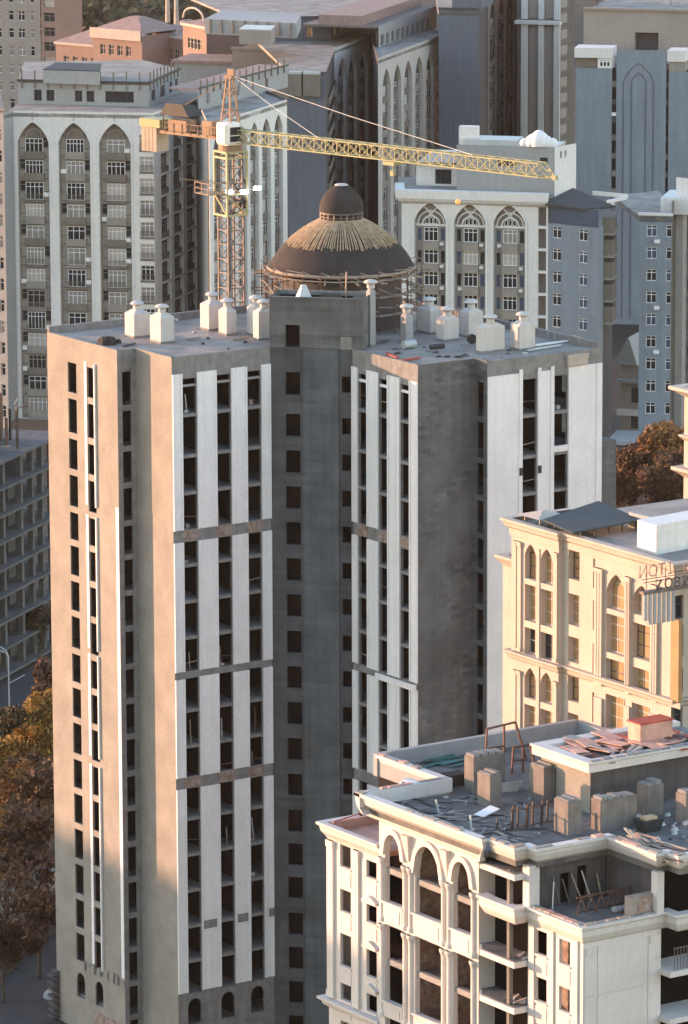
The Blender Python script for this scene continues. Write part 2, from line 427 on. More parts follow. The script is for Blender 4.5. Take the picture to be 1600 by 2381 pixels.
# lit end of the left wing: plane set forward, return with a window row, flush part
f1 = Fr((-1.96, 18.6), (-1.96, 6.18)); cols = []
for a, b_ in ((3.7, 5.2), (7.1, 8.5)):
    ops = []
    for zt, zb in zip(FL, FL[1:]):
        if zb < 6.4: continue
        ops.append((zb+.22, (zt-.38) if zt < 64 else 63.75))
    ops.append((3.2, 5.6, .7, 'round')); cols.append((a, b_, ops))
m_ = MB(); facade(m_, f1, 0, f1.L, 0, ZR-.01, cols, .16); m_.build('end_wall', 'plaster', T)
f2 = Fr((0, 6.18), (0, 0)); m_ = MB(); facade(m_, f2, 0, f2.L, 0, ZR-.012, []); m_.build('flush_wall', 'plaster', T)
f3 = Fr((-1.96, 6.18), (0, 6.18)); m_ = MB()
facade(m_, f3, 0, f3.L, 0, ZR-.01, [(.52, 1.47, [(zb+.15, zt-.38 if zt < 64 else 64.2) for zt, zb in zip(FL, FL[1:])])], .2); m_.build('return_wall', 'beam', T)
segs = ((64.2, 50.9), (50.0, 37.4), (36.9, 27.2), (26.4, 6.8))
for z1, z0 in segs:
    for a, b_, pr in ((6.66, 7.06, .05), (8.54, 8.70, .2)):
        mb = MB(); mb.fb(f1, a, b_, -pr, -.004, z0, z1); mb.build('facing_strip', 'white', T)
mb = MB(); mb.fb(f1, 11.95, 12.44, -.06, -.004, 6.9, 51.5); mb.build('facing_strip', 'white', T)
for i in range(22):
    mb = MB(); a = random.uniform(4.6, 12.2); mb.fb(f1, a, a+random.uniform(.2, .6), -random.uniform(.05, .3), -.003, 6.1+random.uniform(0, .2), 6.5+random.uniform(0, .7)); mb.build('ledge_fragment', 'plaster', T)

mb = MB(); mb.fb(f1, 7.0, 12.35, -.1, -.004, .1, 2.5); mb.build('brick_plinth', 'brick', T)
fB = Fr((-1.96, 18.6), (-1.96, 6.18))
for i in range(14):
    mb = MB(); mb.box(-1.97-.45*(i % 2 == 0)-.3, -1.966, 18.0, 18.62+.5, .25+.8*i*.42, .25+.8*i*.42+.22); mb.build('quoin_block', 'darkb', T)

# diagonal stair shaft in the inner corner
fD = Fr((10.5, 0), (15.85, -5.45)); WT = [63.72, 59.88, 56.51, 53.18, 49.84, 46.48, 43.12, 39.7, 36.36, 32.97, 29.57, 26.19, 22.77, 19.55, 16.4, 12.9, 9.61, 6.31, 3.0]
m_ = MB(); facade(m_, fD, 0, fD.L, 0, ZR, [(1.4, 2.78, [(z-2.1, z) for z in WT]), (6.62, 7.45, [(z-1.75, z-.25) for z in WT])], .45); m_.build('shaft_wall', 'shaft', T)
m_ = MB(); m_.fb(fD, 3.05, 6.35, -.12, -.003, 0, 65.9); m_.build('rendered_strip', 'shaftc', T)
m_ = MB(); facade(m_, fD, -.02, 8.62, ZR, 70.6, [(1.42, 2.76, [(66.02, 68.05)])], .4); 
m_.q(fD.p(8.62, 0, ZR), fD.p(8.62, 4.2, ZR), fD.p(8.62, 4.2, 70.6), fD.p(8.62, 0, 70.6)); m_.q(fD.p(-.02, 4.2, ZR), fD.p(-.02, 0, ZR), fD.p(-.02, 0, 70.6), fD.p(-.02, 4.2, 70.6))
m_.q(fD.p(8.62, 4.2, ZR), fD.p(-.02, 4.2, ZR), fD.p(-.02, 4.2, 70.6), fD.p(8.62, 4.2, 70.6))
m_.build('shaft_head', 'block', T)
m_ = MB(); m_.fb(fD, .25, 8.35, .25, 3.95, 69.9, 70.05); m_.build('shaft_roof', 'charcoal', T)
for t0, t1, a, b_ in ((.004, .25, -.016, 8.616), (3.95, 4.196, -.016, 8.616)):
    m_ = MB(); m_.fb(fD, a, b_, t0, t1, 69.9, 70.62); m_.build('shaft_parapet', 'beam', T)
m_ = MB(); m_.fb(fD, 6.55, 7.55, -.02, -.003, 65.95, 67.1); m_.fb(fD, 6.7, 7.4, -.03, -.022, 66.1, 66.95); m_.build('blocked_window', 'beam', T)
m_ = MB(); m_.fb(fD, .5, 7.2, 2.2, 2.35, 0, 70.5); m_.build('shaft_inner_wall', 'inner', T)

# right wing, face opposite with three bays
fA = Fr((15.85, -5.45), (15.85, -15.83)); bA = [(.94, 2.40), (4.26, 5.70), (7.68, 9.16)]
bay_face(fA, bA, 'bay_wall', 'beam', 64.4, BAND)
wid = ((0, .94), (2.40, 4.26), (5.70, 7.68), (9.16, 10.38))
for i, (a, b_) in enumerate(wid):
    for z0, z1 in (strips(6.75, 64.45, BAND) if i < 2 else strips(6.75, 64.45, BAND[1:])): facing(fA, a, b_, z0, z1)
for a, b_ in bA: mb = MB(); mb.fb(fA, a, b_, -.05, -.004, 49.1, 50.1); mb.build('brick_infill', 'brick', T)
for a, b_ in bA:
    mb = MB(); mb.fb(fA, a+.01, b_-.01, .06, .22, 63.2, 63.45); mb.build('window_lintel', 'white', T)
mb = MB(); mb.fb(fA, 4.0, 10.36, -.36, -.175, 36.3, 36.85); mb.build('string_course', 'white', T)
# blind block wall, return with windows, white panelled face
fE = Fr((15.85, -15.83), (22, -15.83)); m_ = MB(); facade(m_, fE, 0, fE.L, 0, ZR-.012, []); m_.build('blind_wall', 'block', T)
f4 = Fr((22, -15.83), (22, -17.79)); m_ = MB()
facade(m_, f4, 0, f4.L, 0, ZR-.01, [(.35, 1.4, [(zb+.15, zt-.38 if zt < 64 else 64.2) for zt, zb in zip(FL, FL[1:])])], .2); m_.build('return_wall', 'block', T)
fW = Fr((22, -17.79), (34.7, -17.79)); bW = [(3.78, 5.45), (7.27, 8.86)]
bay_face(fW, bW, 'bay_wall', 'beam', 64.6, [])
for a, b_, z1 in ((0, 3.78, 64.6), (5.45, 7.27, 64.55), (8.86, 12.7, 64.65)):
    mb = MB(); mb.fb(fW, a+.02, b_-.01, -.12, -.004, 0, z1)
    for e0, e1 in (((3.4, 3.77),) if a == 0 else ((5.46, 5.82), (6.9, 7.26)) if a < 8 else ((12.0, 12.06), (8.87, 9.1))): mb.fb(fW, e0, e1, -.22, -.122, 0, z1+(.35 if a < 8 else 0))
    mb.build('facing_panel', 'white', T)
mb = MB(); mb.fb(fW, 7.2, 8.9, -.14, .1, 57.0, 57.55); mb.build('white_spandrel', 'white', T)
for a in (3.4, 5.46): mb = MB(); mb.fb(fW, a, a+.36, -.29, -.224, 55.3, 56.0); mb.build('bracket', 'darksteel', T)
mb = MB(); mb.fb(fW, 8.7, 10.9, -.35, -.01, 64.75, 65.75); mb.fb(fW, 8.65, 10.95, -.42, -.352, 65.4, 65.75); mb.build('cornice_sample', 'cream', T)
for p, q, nm in (((34.7, -17.79), (34.7, 18.6), 'side_wall'), ((34.7, 18.6), (-1.96, 18.6), 'rear_wall')):
    f = Fr(p, q); m_ = MB(); facade(m_, f, 0, f.L, 0, ZR-.01, [(s, s+1.5, [(zb+.5, zt-.5) for zt, zb in zip(FL, FL[1:])]) for s in (4, 10, 18, 26) if s < f.L-3], .4); m_.build(nm, 'beam', T)
# lower grey volume at the back
m_ = MB(); m_.box(34.72, 37.0, -17.0, 6, 0, 57.2); m_.build('rear_block', 'block', T)
# roof deck and parapets
b = MB(); b.prism([(.3, .3), (10.6, .3), (16.15, -5.3), (16.15, -15.53), (22.3, -15.53), (22.3, -17.49), (34.4, -17.49), (34.4, 18.3), (-1.66, 18.3), (-1.66, 6.48), (.3, 6.48)], 65.1, 65.86); b.build('roof_deck', 'roof', T)
n = len(FOOT)
for i in range(n):
    f = Fr(FOOT[i], FOOT[(i+1) % n]); m_ = MB()
    hi = .5 if i in (6, 7) else .0
    m_.fb(f, .05, f.L-.05, .003, .33, 64.9, ZR+.02+hi); m_.build('parapet', 'beam' if i not in (8, 10) else 'plaster', T)

# ventilation stacks
def vent(px, py, wx, wy, h, neck=.62, mt='vent'):
    p = onZ(px, py, 65.86); x, y = p.x, p.y
    m_ = MB(); z = 65.86
    h *= .96; wx *= 1.08; wy *= 1.08; m_.box(x, x+wx, y, y+wy, z, z+h)
    a = .28*wx; c = .28*wy
    m_.hexa([(x, y, z+h), (x+wx, y, z+h), (x+wx, y+wy, z+h), (x, y+wy, z+h), (x+a, y+c, z+h+.34), (x+wx-a, y+c, z+h+.34), (x+wx-a, y+wy-c, z+h+.34), (x+a, y+wy-c, z+h+.34)])
    o = m_.build('vent_stack', mt, T)
    c_ = MB(); cx, cy = x+wx/2, y+wy/2; c_.lathe((cx, cy, z+h+.33), [(.36, 0), (.36, neck*.6), (.30, neck*.62)], 12)
    c_.lathe((cx, cy, z+h+.33+neck*.72), [(.3, 0), (.62, .02), (.66, .1), (.5, .26), (.2, .34), (0.01, .36)], 14)
    for k in range(4): t = k*math.pi/2+.4; c_.bar((cx+.33*math.cos(t), cy+.33*math.sin(t), z+h+.6), (cx+.33*math.cos(t), cy+.33*math.sin(t), z+h+.85), .06)
    c_.build('vent_cap', 'vent', o)
    b_ = MB(); b_.box(x-.05, x+wx+.05, y-.05, y+wy+.05, 65.862, 66.05); b_.build('vent_base', 'beam', o)
vent(312, 787, 1.6, 1.5, 2.3); vent(374, 800, 1.35, 1.7, 2.5); vent(486, 770, 1.6, 1.4, 2.5); vent(527, 781, 1.0, 1.25, 2.35)
vent(592, 782, 1.1, 1.2, 2.7); vent(602, 792, 1.6, .9, 2.7)
vent(1001, 778, 1.15, 2.0, 2.3); vent(1032, 795, 1.55, 1.1, 2.1); vent(1090, 786, 1.5, 1.4, 2.4); vent(1120, 822, 2.35, .8, 2.4); vent(1208, 816, 1.6, 1.3, 2.4)
vent(944, 800, .75, .8, 2.6, mt='grey'); vent(861, 806, .55, .6, 5.2, mt='grey')

# dome
DC = Vector((23.3, 7.4, 71.35))
drum = MB(); drum.smooth = True; drum.lathe((DC.x, DC.y, 65.9), [(5.6, 0), (5.6, 4.6)], 48); drum.build('drum_wall', 'darkb', T)
prof = [(6.75, 0), (6.62, .30), (6.38, .75), (6.05, 1.25), (5.6, 1.8), (5.05, 2.38), (4.45, 2.92), (3.8, 3.4), (3.1, 3.85), (2.4, 4.22), (1.9, 4.45)]
dm = MB(); dm.smooth = True; dm.lathe(DC, prof, 64); dome = dm.build('dome', 'membrane', T)
rim = MB(); rim.smooth = True; rim.lathe(DC, [(6.3, -.25), (6.85, -.22), (6.98, -.05), (6.9, .10), (6.72, .02)], 64); rim.build('dome_rim', 'oldtimber', dome)
bat = MB()
def pr(r):
    for (r0, z0), (r1, z1) in zip(prof, prof[1:]):
        if r0 >= r >= r1: return z0+(z1-z0)*(r0-r)/(r0-r1)
    return prof[-1][1]
for k in range(132):
    t = 2*math.pi*(k+random.uniform(-.25, .25))/132; rs = [1.95, 2.8, 3.7, 4.6, 5.25+random.uniform(-.18, .12)]
    pts = [(DC.x+r*math.cos(t), DC.y+r*math.sin(t), DC.z+pr(r)+.05) for r in rs]
    for a, c in zip(pts, pts[1:]): bat.bar(a, c, .1, .06)
tag(bat.build('roof_battens', 'batten', dome), kind='stuff')
ring = MB(); ring.lathe((DC.x, DC.y, DC.z+4.3), [(1.98, 0), (1.98, .14)], 32); ring.lathe((DC.x, DC.y, DC.z+5.0), [(2.05, 0), (2.05, .14), (1.7, .15)], 32); ring.lathe((DC.x, DC.y, DC.z+4.66), [(1.98, 0), (1.98, .08)], 32)
for k in range(20):
    t = 2*math.pi*k/20; ring.bar((DC.x+1.95*math.cos(t), DC.y+1.95*math.sin(t), DC.z+4.3), (DC.x+1.95*math.cos(t), DC.y+1.95*math.sin(t), DC.z+5.1), .1)
ring.build('lantern_ring', 'steel', dome)
core = MB(); core.lathe((DC.x, DC.y, DC.z+4.2), [(1.6, 0), (1.6, .95)], 24); core.build('lantern_core', 'membrane', dome)
sm = MB(); sm.smooth = True; sm.lathe((DC.x, DC.y, DC.z+5.14), [(2.08, 0), (2.06, .35), (1.95, .85), (1.72, 1.35), (1.38, 1.8), (.95, 2.2), (.6, 2.45)], 40); sm.build('lantern_dome', 'membrane', dome)
tp = MB(); tp.lathe((DC.x, DC.y, DC.z+7.5), [(.66, 0), (.62, .14), (.3, .22), (.01, .24)], 20); tp.build('lantern_cap', 'vent', dome)

# scaffold round the drum
S = thing('scaffolding', (DC.x, DC.y, 65.9), 'pole scaffolding with plank decks round the drum under the dome', 'scaffold')
for k in range(26):
    t = 2*math.pi*k/26; m_ = MB()
    for r in (6.5, 7.5): m_.tube([(DC.x+r*math.cos(t), DC.y+r*math.sin(t), 65.9), (DC.x+r*math.cos(t), DC.y+r*math.sin(t), 71.2+random.uniform(-.3, .9 if r > 7 else 0))], .045, 5)
    for z in (67.5, 69.2, 70.8): m_.bar((DC.x+6.4*math.cos(t), DC.y+6.4*math.sin(t), z), (DC.x+random.uniform(7.6, 8.6)*math.cos(t), DC.y+7.9*math.sin(t), z), .07)
    m_.build('scaffold_frame', 'rust', S)
for z in (67.6, 69.3, 70.9):
    for k in range(26):
        t0, t1 = 2*math.pi*k/26, 2*math.pi*(k+1)/26; m_ = MB()
        for r in (6.75, 7.2): m_.bar((DC.x+r*math.cos(t0), DC.y+r*math.sin(t0), z), (DC.x+r*math.cos(t1), DC.y+r*math.sin(t1), z+random.uniform(-.05, .05)), .3, .05)
        m_.bar((DC.x+7.5*math.cos(t0), DC.y+7.5*math.sin(t0), z+.9), (DC.x+7.5*math.cos(t1), DC.y+7.5*math.sin(t1), z+.9-random.uniform(0, .8)), .06)
        m_.build('deck_plank', 'oldtimber' if random.random() < .4 else 'oldtimber', S)
for k in range(20):
    t = random.uniform(0, 6.28); r = random.uniform(5.9, 6.3); m_ = MB()
    a = Vector((DC.x+r*math.cos(t), DC.y+r*math.sin(t), 71.0)); m_.bar(a, (DC.x+8.2*math.cos(t+.06), DC.y+8.2*math.sin(t+.06), 70.75), .14, .07); m_.build('outrigger', 'batten', S)
# ================================================================== tower crane behind the tower
P = dep(538, 600, 484); CX, CY = P.x, P.y
def zat(x, y, py):
    z = 60.
    for _ in range(8):
        a = prj((x, y, z))[1]; d = (prj((x, y, z+.1))[1]-a)/.1; z += (py-a)/d
    return z
K = thing('tower_crane', (CX, CY, 0), 'yellow lattice tower crane with long jib rising behind the domed tower', 'crane')
def lattice(m_, w, h, th, tb, d0=0):
    """one square lattice section, base at origin"""
    c = [(-w/2, -w/2), (w/2, -w/2), (w/2, w/2), (-w/2, w/2)]
    for x, y in c: m_.bar((x, y, 0), (x, y, h), th)
    for i in range(4):
        a, b_ = c[i], c[(i+1) % 4]
        m_.bar((*a, h*.02), (*b_, h*.02), tb); m_.bar((*a, h*.5), (*b_, h*.5), tb)
        m_.bar((*a, h*.02), (*b_, h*.5), tb*.8); m_.bar((*b_, h*.5), (*a, h), tb*.8)
def place(name, me, z): return obj(name, me, K, (CX, CY, z))
z_top = zat(CX, CY, 352); z_c0 = zat(CX, CY, 500)
m_ = MB(); lattice(m_, 1.75, 2.8, .16, .09); sec = m_.mesh('mast_section', 'steel')
z = z_c0
while z > 1: z -= 2.8; place('mast_section', sec, z)
m_ = MB(); lattice(m_, 1.6, (z_top-z_c0)/2, .14, .09); sec2 = m_.mesh('mast_section', 'steel')
place('mast_section', sec2, z_c0); place('mast_section', sec2, (z_c0+z_top)/2)
m_ = MB(); hc = z_top-z_c0; cw = 2.25
for x, y in ((-1, -1), (1, -1), (1, 1), (-1, 1)): m_.bar((x*cw/2, y*cw/2, 0), (x*cw/2, y*cw/2, hc), .17)
for zz in (0, hc*.33, hc*.9, hc*.99):
    for (x, y), (x2, y2) in (((-1, -1), (1, -1)), ((1, -1), (1, 1)), ((1, 1), (-1, 1)), ((-1, 1), (-1, -1))): m_.bar((x*cw/2, y*cw/2, zz+.1), (x2*cw/2, y2*cw/2, zz+.1), .18)
for (x, y), (x2, y2) in (((-1, -1), (1, -1)), ((-1, 1), (-1, -1))): m_.bar((x2*cw/2, y2*cw/2, .1), (x*cw/2, y*cw/2, hc*.33), .12)
place('climbing_cage', m_.mesh('climbing_cage', 'yellow'), z_c0)
m_ = MB(); zz = hc*.36
m_.box(-cw/2-2.0, -cw/2, -.9, 1.5, zz, zz+.08)
for y in (-.9, .3, 1.5): m_.bar((-cw/2-2.0, y, zz), (-cw/2-2.0, y, zz+1.1), .07)
for h in (.55, 1.1):
    m_.bar((-cw/2-2.0, -.9, zz+h), (-cw/2-2.0, 1.5, zz+h), .06); m_.bar((-cw/2-2.0, 1.5, zz+h), (-cw/2, 1.5, zz+h), .06); m_.bar((-cw/2-2.0, -.9, zz+h), (-cw/2, -.9, zz+h), .06)
m_.bar((-cw/2-3.6, 1.6, zz+1.5), (-cw/2, -.9, zz+1.0), .07)
place('work_platform', m_.mesh('work_platform', 'orange'), z_c0)
m_ = MB()
for i in range(9): m_.bar((random.uniform(-1.2, 1.3), random.uniform(-1.3, -.9), random.uniform(.3, hc*.5)), (random.uniform(-1.2, 1.4), random.uniform(-1.3, .9), random.uniform(.3, hc*.6)), .12)
m_.box(.6, 1.35, -.6, .5, .6, 1.5)
place('hydraulic_ram', m_.mesh('hydraulic_ram', 'darksteel'), z_c0)
# flood lamps, lit
for px, py in ((533, 446), (568, 446), (598, 437)):
    q = dep(px, py, 482); m_ = MB(); m_.hexa([(-.32, -.1, -.14), (.32, -.1, -.14), (.26, .22, -.12), (-.26, .22, -.12), (-.32, -.1, .14), (.32, -.1, .14), (.26, .22, .12), (-.26, .22, .12)])
    o = obj('flood_lamp', m_.mesh('flood_lamp', 'cab'), K, q, R(-34)); l = MB(); l.q((-.34, -.115, -.16), (.34, -.115, -.16), (.34, -.115, .16), (-.34, -.115, .16)); sub('lens', l.mesh('lens', 'lamp'), o)
    c_ = MB(); c_.bar(q, (CX+1.1*(1 if px > 540 else -1), CY-1.0, q.z-.3), .07); c_.build('lamp_arm', 'steel', K)
# slewing ring, head
zj = zat(CX, CY, 318)
tip = onZ(1281, 402, zj); jd = Vector((tip.x-CX, tip.y-CY)); JL = jd.length; jd /= JL; ja = math.atan2(jd.y, jd.x)
m_ = MB(); m_.lathe((0, 0, 0), [(1.0, -1.3), (1.15, -1.2), (1.15, -.2), (1.25, -.15), (1.25, .1), (.01, .1)], 20); place('slewing_ring', m_.mesh('slewing_ring', 'orange'), zj-.2)
m_ = MB(); za = zat(CX, CY, 172)-zj
for x, y in ((-.75, -.75), (.75, -.75), (.75, .75), (-.75, .75)): m_.bar((x, y, 0), (x*.28, y*.28, za-.3), .15)
for k in range(5):
    h = za*(.1+.17*k); s_ = .75*(1-.72*h/za)
    for (x, y), (x2, y2) in (((-1, -1), (1, -1)), ((1, -1), (1, 1)), ((1, 1), (-1, 1)), ((-1, 1), (-1, -1))): m_.bar((x*s_, y*s_, h), (x2*s_*.9, y2*s_*.9, h+(za*.17 if k % 2 else 0)), .09)
m_.box(-.5, .5, -.3, .3, za-.4, za-.1); m_.box(-.2, .6, -.15, .15, za-.1, za+.5)
o = obj('tower_head', m_.mesh('tower_head', 'orange'), K, (CX, CY, zj), ja)
# cab on the near side
q = dep(532, 310, 481); m_ = MB()
m_.hexa([(-.75, -.9, -1.05), (.75, -.9, -1.05), (.75, .9, -1.05), (-.75, .9, -1.05), (-.75, -.9, 1.05), (.75, -.9, 1.05), (.75, .9, 1.05), (-.75, .9, 1.05)])
m_.hexa([(-.62, -1.1, -.8), (.62, -1.1, -.8), (.75, -.9, -1.0), (-.75, -.9, -1.0), (-.62, -1.1, .8), (.62, -1.1, .8), (.75, -.9, 1.0), (-.75, -.9, 1.0)])
m_.hexa([(-.95, -.7, -.85), (-.95, .7, -.85), (-.75, .85, -1.0), (-.75, -.85, -1.0), (-.95, -.7, .85), (-.95, .7, .85), (-.75, .85, 1.0), (-.75, -.85, 1.0)])
cabo = obj('operator_cab', m_.mesh('operator_cab', 'cab'), K, q)
m_ = MB(); m_.box(-.55, .65, -1.13, -1.102, -.05, .7); m_.box(.752, .78, -.7, .7, -.5, .75); m_.box(-.55, .65, -1.13, -1.102, -.7, -.15); sub('cab_window', m_.mesh('cab_window', 'glass'), cabo)
# jib: repeated lattice panels
PAN = 26; pl = (JL-2.2)/PAN
def jibpanel(h, wd, mt):
    m_ = MB()
    for y in (-wd/2, wd/2): m_.bar((0, y, 0), (pl, y, 0), .1); m_.bar((0, y, h), (pl, y, h), .1)
    for y in (-wd/2, wd/2):
        m_.bar((0, y, 0), (0, y, h), .07); m_.bar((0, y, 0), (pl, y, h), .05); m_.bar((0, y, h), (pl, y, 0), .05)
    m_.bar((0, -wd/2, 0), (0, wd/2, 0), .08); m_.bar((0, -wd/2, h), (0, wd/2, h), .08); m_.bar((0, -wd/2, 0), (pl, wd/2, 0), .06); m_.bar((0, -wd/2, h), (pl, wd/2, h), .05)
    return m_.mesh('jib_section', mt)
pj = jibpanel(1.25, 1.05, 'yellow')
for k in range(PAN):
    s = 1.2+k*pl; obj('jib_section', pj, K, (CX+jd.x*s, CY+jd.y*s, zj-.45), ja)
m_ = MB()
for y in (-.5, .5): m_.bar((0, y, 1.25), (1.4, y*.2, .1), .11); m_.bar((0, y, 0), (1.5, y*.2, 0), .12)
m_.bar((0, .5, .6), (.7, .3, .6), .08); m_.box(1.3, 1.7, -.2, .2, -.15, .25); obj('jib_tip', m_.mesh('jib_tip', 'yellow'), K, (CX+jd.x*(1.2+PAN*pl), CY+jd.y*(1.2+PAN*pl), zj-.45), ja)
m_ = MB(); s = JL*.52; m_.box(-.7, .7, -.6, .6, -.45, -.12); m_.bar((0, 0, -.45), (0, 0, -1.0), .05); m_.box(-.2, .2, -.15, .15, -1.5, -1.0); obj('trolley', m_.mesh('trolley', 'yellow'), K, (CX+jd.x*s, CY+jd.y*s, zj-.45), ja)
# counter-jib with weights and winch house
CL = 11.2; m_ = MB()
for y in (-.6, .6): m_.bar((-CL, y, 0), (0, y, 0), .2, .3)
for k in range(12): m_.bar((-CL+k*.95, -.6, 0), (-CL+k*.95, .6, 0), .1)
for y in (-.75, .75):
    for k in range(9): m_.bar((-1.4-k*1.1, y, 0), (-1.4-k*1.1, y, 1.0), .05)
    m_.bar((-CL+1, y, 1.0), (-.8, y, 1.0), .06); m_.bar((-CL+1, y, .5), (-.8, y, .5), .04)
obj('counter_jib', m_.mesh('counter_jib', 'orange'), K, (CX, CY, zj-.15), ja)
for k in range(4):
    m_ = MB(); x = -CL+.1+k*.52; m_.box(x, x+.46, -.85, .85, -2.0, .35); obj('counterweight', m_.mesh('counterweight', 'cwt'), K, (CX, CY, zj-.15), ja)
m_ = MB(); m_.box(-CL-.1, -CL+2.6, -.9, .9, .37, 1.15); obj('counterweight_cover', m_.mesh('counterweight_cover', 'yellow'), K, (CX, CY, zj-.15), ja)
m_ = MB(); m_.box(-7.6, -5.2, -.7, .7, .2, 1.3); m_.box(-3.2, -1.9, -.6, .6, .16, 1.5); obj('winch_housing', m_.mesh('winch_housing', 'orange'), K, (CX, CY, zj-.15), ja)
m_ = MB(); m_.hexa([(-8.4, -1, 1.75), (-4.6, -1, 1.75), (-4.6, 1, 1.75), (-8.4, 1, 1.75), (-7.6, -1, 2.9), (-5.4, -1, 2.9), (-5.4, 1, 2.6), (-7.6, 1, 2.6)])
for x in (-8.2, -4.8):
    for y in (-.8, .8): m_.bar((x, y, .2), (x, y, 1.8), .08)
obj('winch_canopy', m_.mesh('winch_canopy', 'darksteel'), K, (CX, CY, zj-.15), ja)
# pendant ropes
ap = Vector((CX+jd.x*.3, CY+jd.y*.3, zj+za-.15))
for fr_ in (.285, .765):
    m_ = MB(); e = Vector((CX+jd.x*JL*fr_, CY+jd.y*JL*fr_, zj+.85)); m_.tube([ap, (ap+e)/2+Vector((0, 0, -.15)), e], .03, 5); m_.build('pendant_rope', 'cab', K)
m_ = MB(); e = Vector((CX-jd.x*CL*.92, CY-jd.y*CL*.92, zj+.3)); m_.tube([ap, e], .04, 5); m_.build('pendant_rope', 'steel', K)
# ================================================================== white unfinished block in the lower right foreground
F = thing('unfinished_block', (-24, -90, 0), 'cream white unfinished block with tall arches and a cluttered roof, nearest of all', 'building')
ZF = 48.0; DK = 46.85
OUT = [(-26.2, -70.9), (-26.2, -79.3), (-33.8, -79.3), (-33.8, -95.6), (-33.3, -95.6), (-33.3, -98.8), (-32.2, -98.8), (-32.2, -99.9), (-26, -99.9), (-26, -105.7), (-25.1, -105.7), (-25.1, -107.1), (-6.6, -107.1)]
CPROF = [(-.75, -1.05), (-.75, -.02), (0, 0), (.0, -.22), (-.16, -.3), (-.2, -.55), (-.42, -1.0), (-.95, -1.38), (-1.3, -1.5)]
m_ = MB(); cornice(m_, OUT[2:5], ZF, [(-.75, -1.05), (-.75, -.02), (0, 0), (.0, -.25), (-.2, -.35), (-.3, -.8), (-.85, -1.25), (-1.0, -1.9), (-1.45, -2.15), (-1.6, -2.2)]); m_.build('cornice', 'fwhite', F)
m_ = MB(); cornice(m_, OUT[4:], ZF-.004, CPROF); m_.build('cornice', 'fwhite', F)
m_ = MB(); cornice(m_, OUT[0:3], ZF-.008, CPROF); m_.build('cornice', 'fwhite', F)
# deck and back parapet
m_ = MB(); m_.prism([(-25.46, -71.0), (-6.6, -71.0), (-6.6, -106.4), (-24.4, -106.4), (-24.4, -104.96), (-25.3, -104.96), (-25.3, -99.16), (-31.5, -99.16), (-31.5, -98.06), (-32.6, -98.06), (-32.6, -94.86), (-33.0, -94.86), (-33.0, -80.04), (-25.46, -80.04)], 46.4, DK); m_.build('roof_deck', 'deck', F)
for x0, x1, y0, y1, z1 in ((-26.15, -7.2, -71.1, -70.6, 48.05), (-32.9, -25.5, -79.9, -79.35, 48.0), (-26.0, -25.4, -79.3, -71.1, 47.9), (-7.2, -6.6, -106.4, -70.6, 47.9)):
    m_ = MB(); m_.box(x0, x1, y0, y1, 46.3, z1); m_.build('parapet', 'grey', F)
fa = Fr((-31.8, -72.87), (-31.8, -80.4)); fb_ = Fr((-32.3, -80.4), (-32.3, -93.1))
SY = lambda f, px, py: f.sx(px, f.zy(f.sx(px, 40), py))
S1 = [42.4, 35.25, 28.3, 21.3, 14.3, 7.3]       # spandrel beams inside the arches
# low left part
zA = 44.0
c1 = (fa.sx(791, 38), fa.sx(816, 38)); c2 = (fa.sx(852, 38), fa.sx(876, 38))
w1 = [(40.95, 42.65), (37.5, 39.2), (33.25, 35.75), (30.6, 32.35)]; w1 += [(27.0-3.5*k, 28.9-3.5*k) for k in range(7)]
w2 = [(40.95, 42.25), (37.5, 38.85), (33.3, 35.35), (30.6, 32.05)]; w2 += [(27.0-3.5*k, 28.7-3.5*k) for k in range(7)]
m_ = MB(); facade(m_, fa, 0, fa.L, 0, 43.2, [(*c1, w1), (*c2, w2)], .26); m_.build('wing_wall', 'fwhite', F)
m_ = MB(); cornice(m_, [(-31.8+3, -72.87), (-31.8, -72.87), (-31.8, -80.3)], zA, [(.1, -.5), (.1, -.02), (.68, 0), (.68, -.2), (.5, -.32), (.42, -.7), (.12, -1.1), (.0, -1.35)]); m_.build('wing_cornice', 'fwhite', F)
m_ = MB(); m_.box(-31.6, -26.3, -80.3, -73, 42.9, 43.3); m_.build('wing_roof', 'palesheet', F)
m_ = MB(); m_.box(-31.55, -26.3, -73.2, -72.9, 43.3, 44.0); m_.build('wing_parapet', 'palesheet', F)
for a, b_ in ((fa.sx(765, 38), fa.sx(779, 38)), (fa.sx(826, 38), fa.sx(838, 38))):
    m_ = MB(); m_.fb(fa, a, b_, -.22, -.004, 30.5, 42.7); m_.fb(fa, a-.06, b_+.06, -.28, -.006, 30.5, 31.0); m_.fb(fa, a-.06, b_+.06, -.28, -.006, 42.2, 42.7); m_.build('pilaster', 'fwhite', F)
for (a, b_), ws in ((c1, w1), (c2, w2)):
    for zb, zt in ws[:4]:
        m_ = MB(); m_.fb(fa, a-.12, b_+.12, -.10, -.004, zb-.16, zb-.01); m_.build('window_sill', 'fwhite', F)
        m_ = MB(); m_.fb(fa, a-.02, b_+.02, -.05, -.004, zb-1.35, zb-.35); m_.build('apron_panel', 'fwhite', F)
for zb, zt in w2[1:4]:
    a, b_ = c2; m_ = MB(); m_.fb(fa, a-.2, b_+.3, -.35, -.004, zt+.2, zt+.38)
    for s0, s1 in ((a-.2, (a+b_)/2), ((a+b_)/2, b_+.3)): pass
    m_.hexa([fa.p(a-.2, -.35, zt+.38), fa.p(b_+.3, -.35, zt+.38), fa.p(b_+.3, 0, zt+.38), fa.p(a-.2, 0, zt+.38), fa.p((a+b_)/2-.02, -.35, zt+.8), fa.p((a+b_)/2+.02, -.35, zt+.8), fa.p((a+b_)/2+.02, 0, zt+.8), fa.p((a+b_)/2-.02, 0, zt+.8)])
    m_.build('pediment', 'fwhite', F)
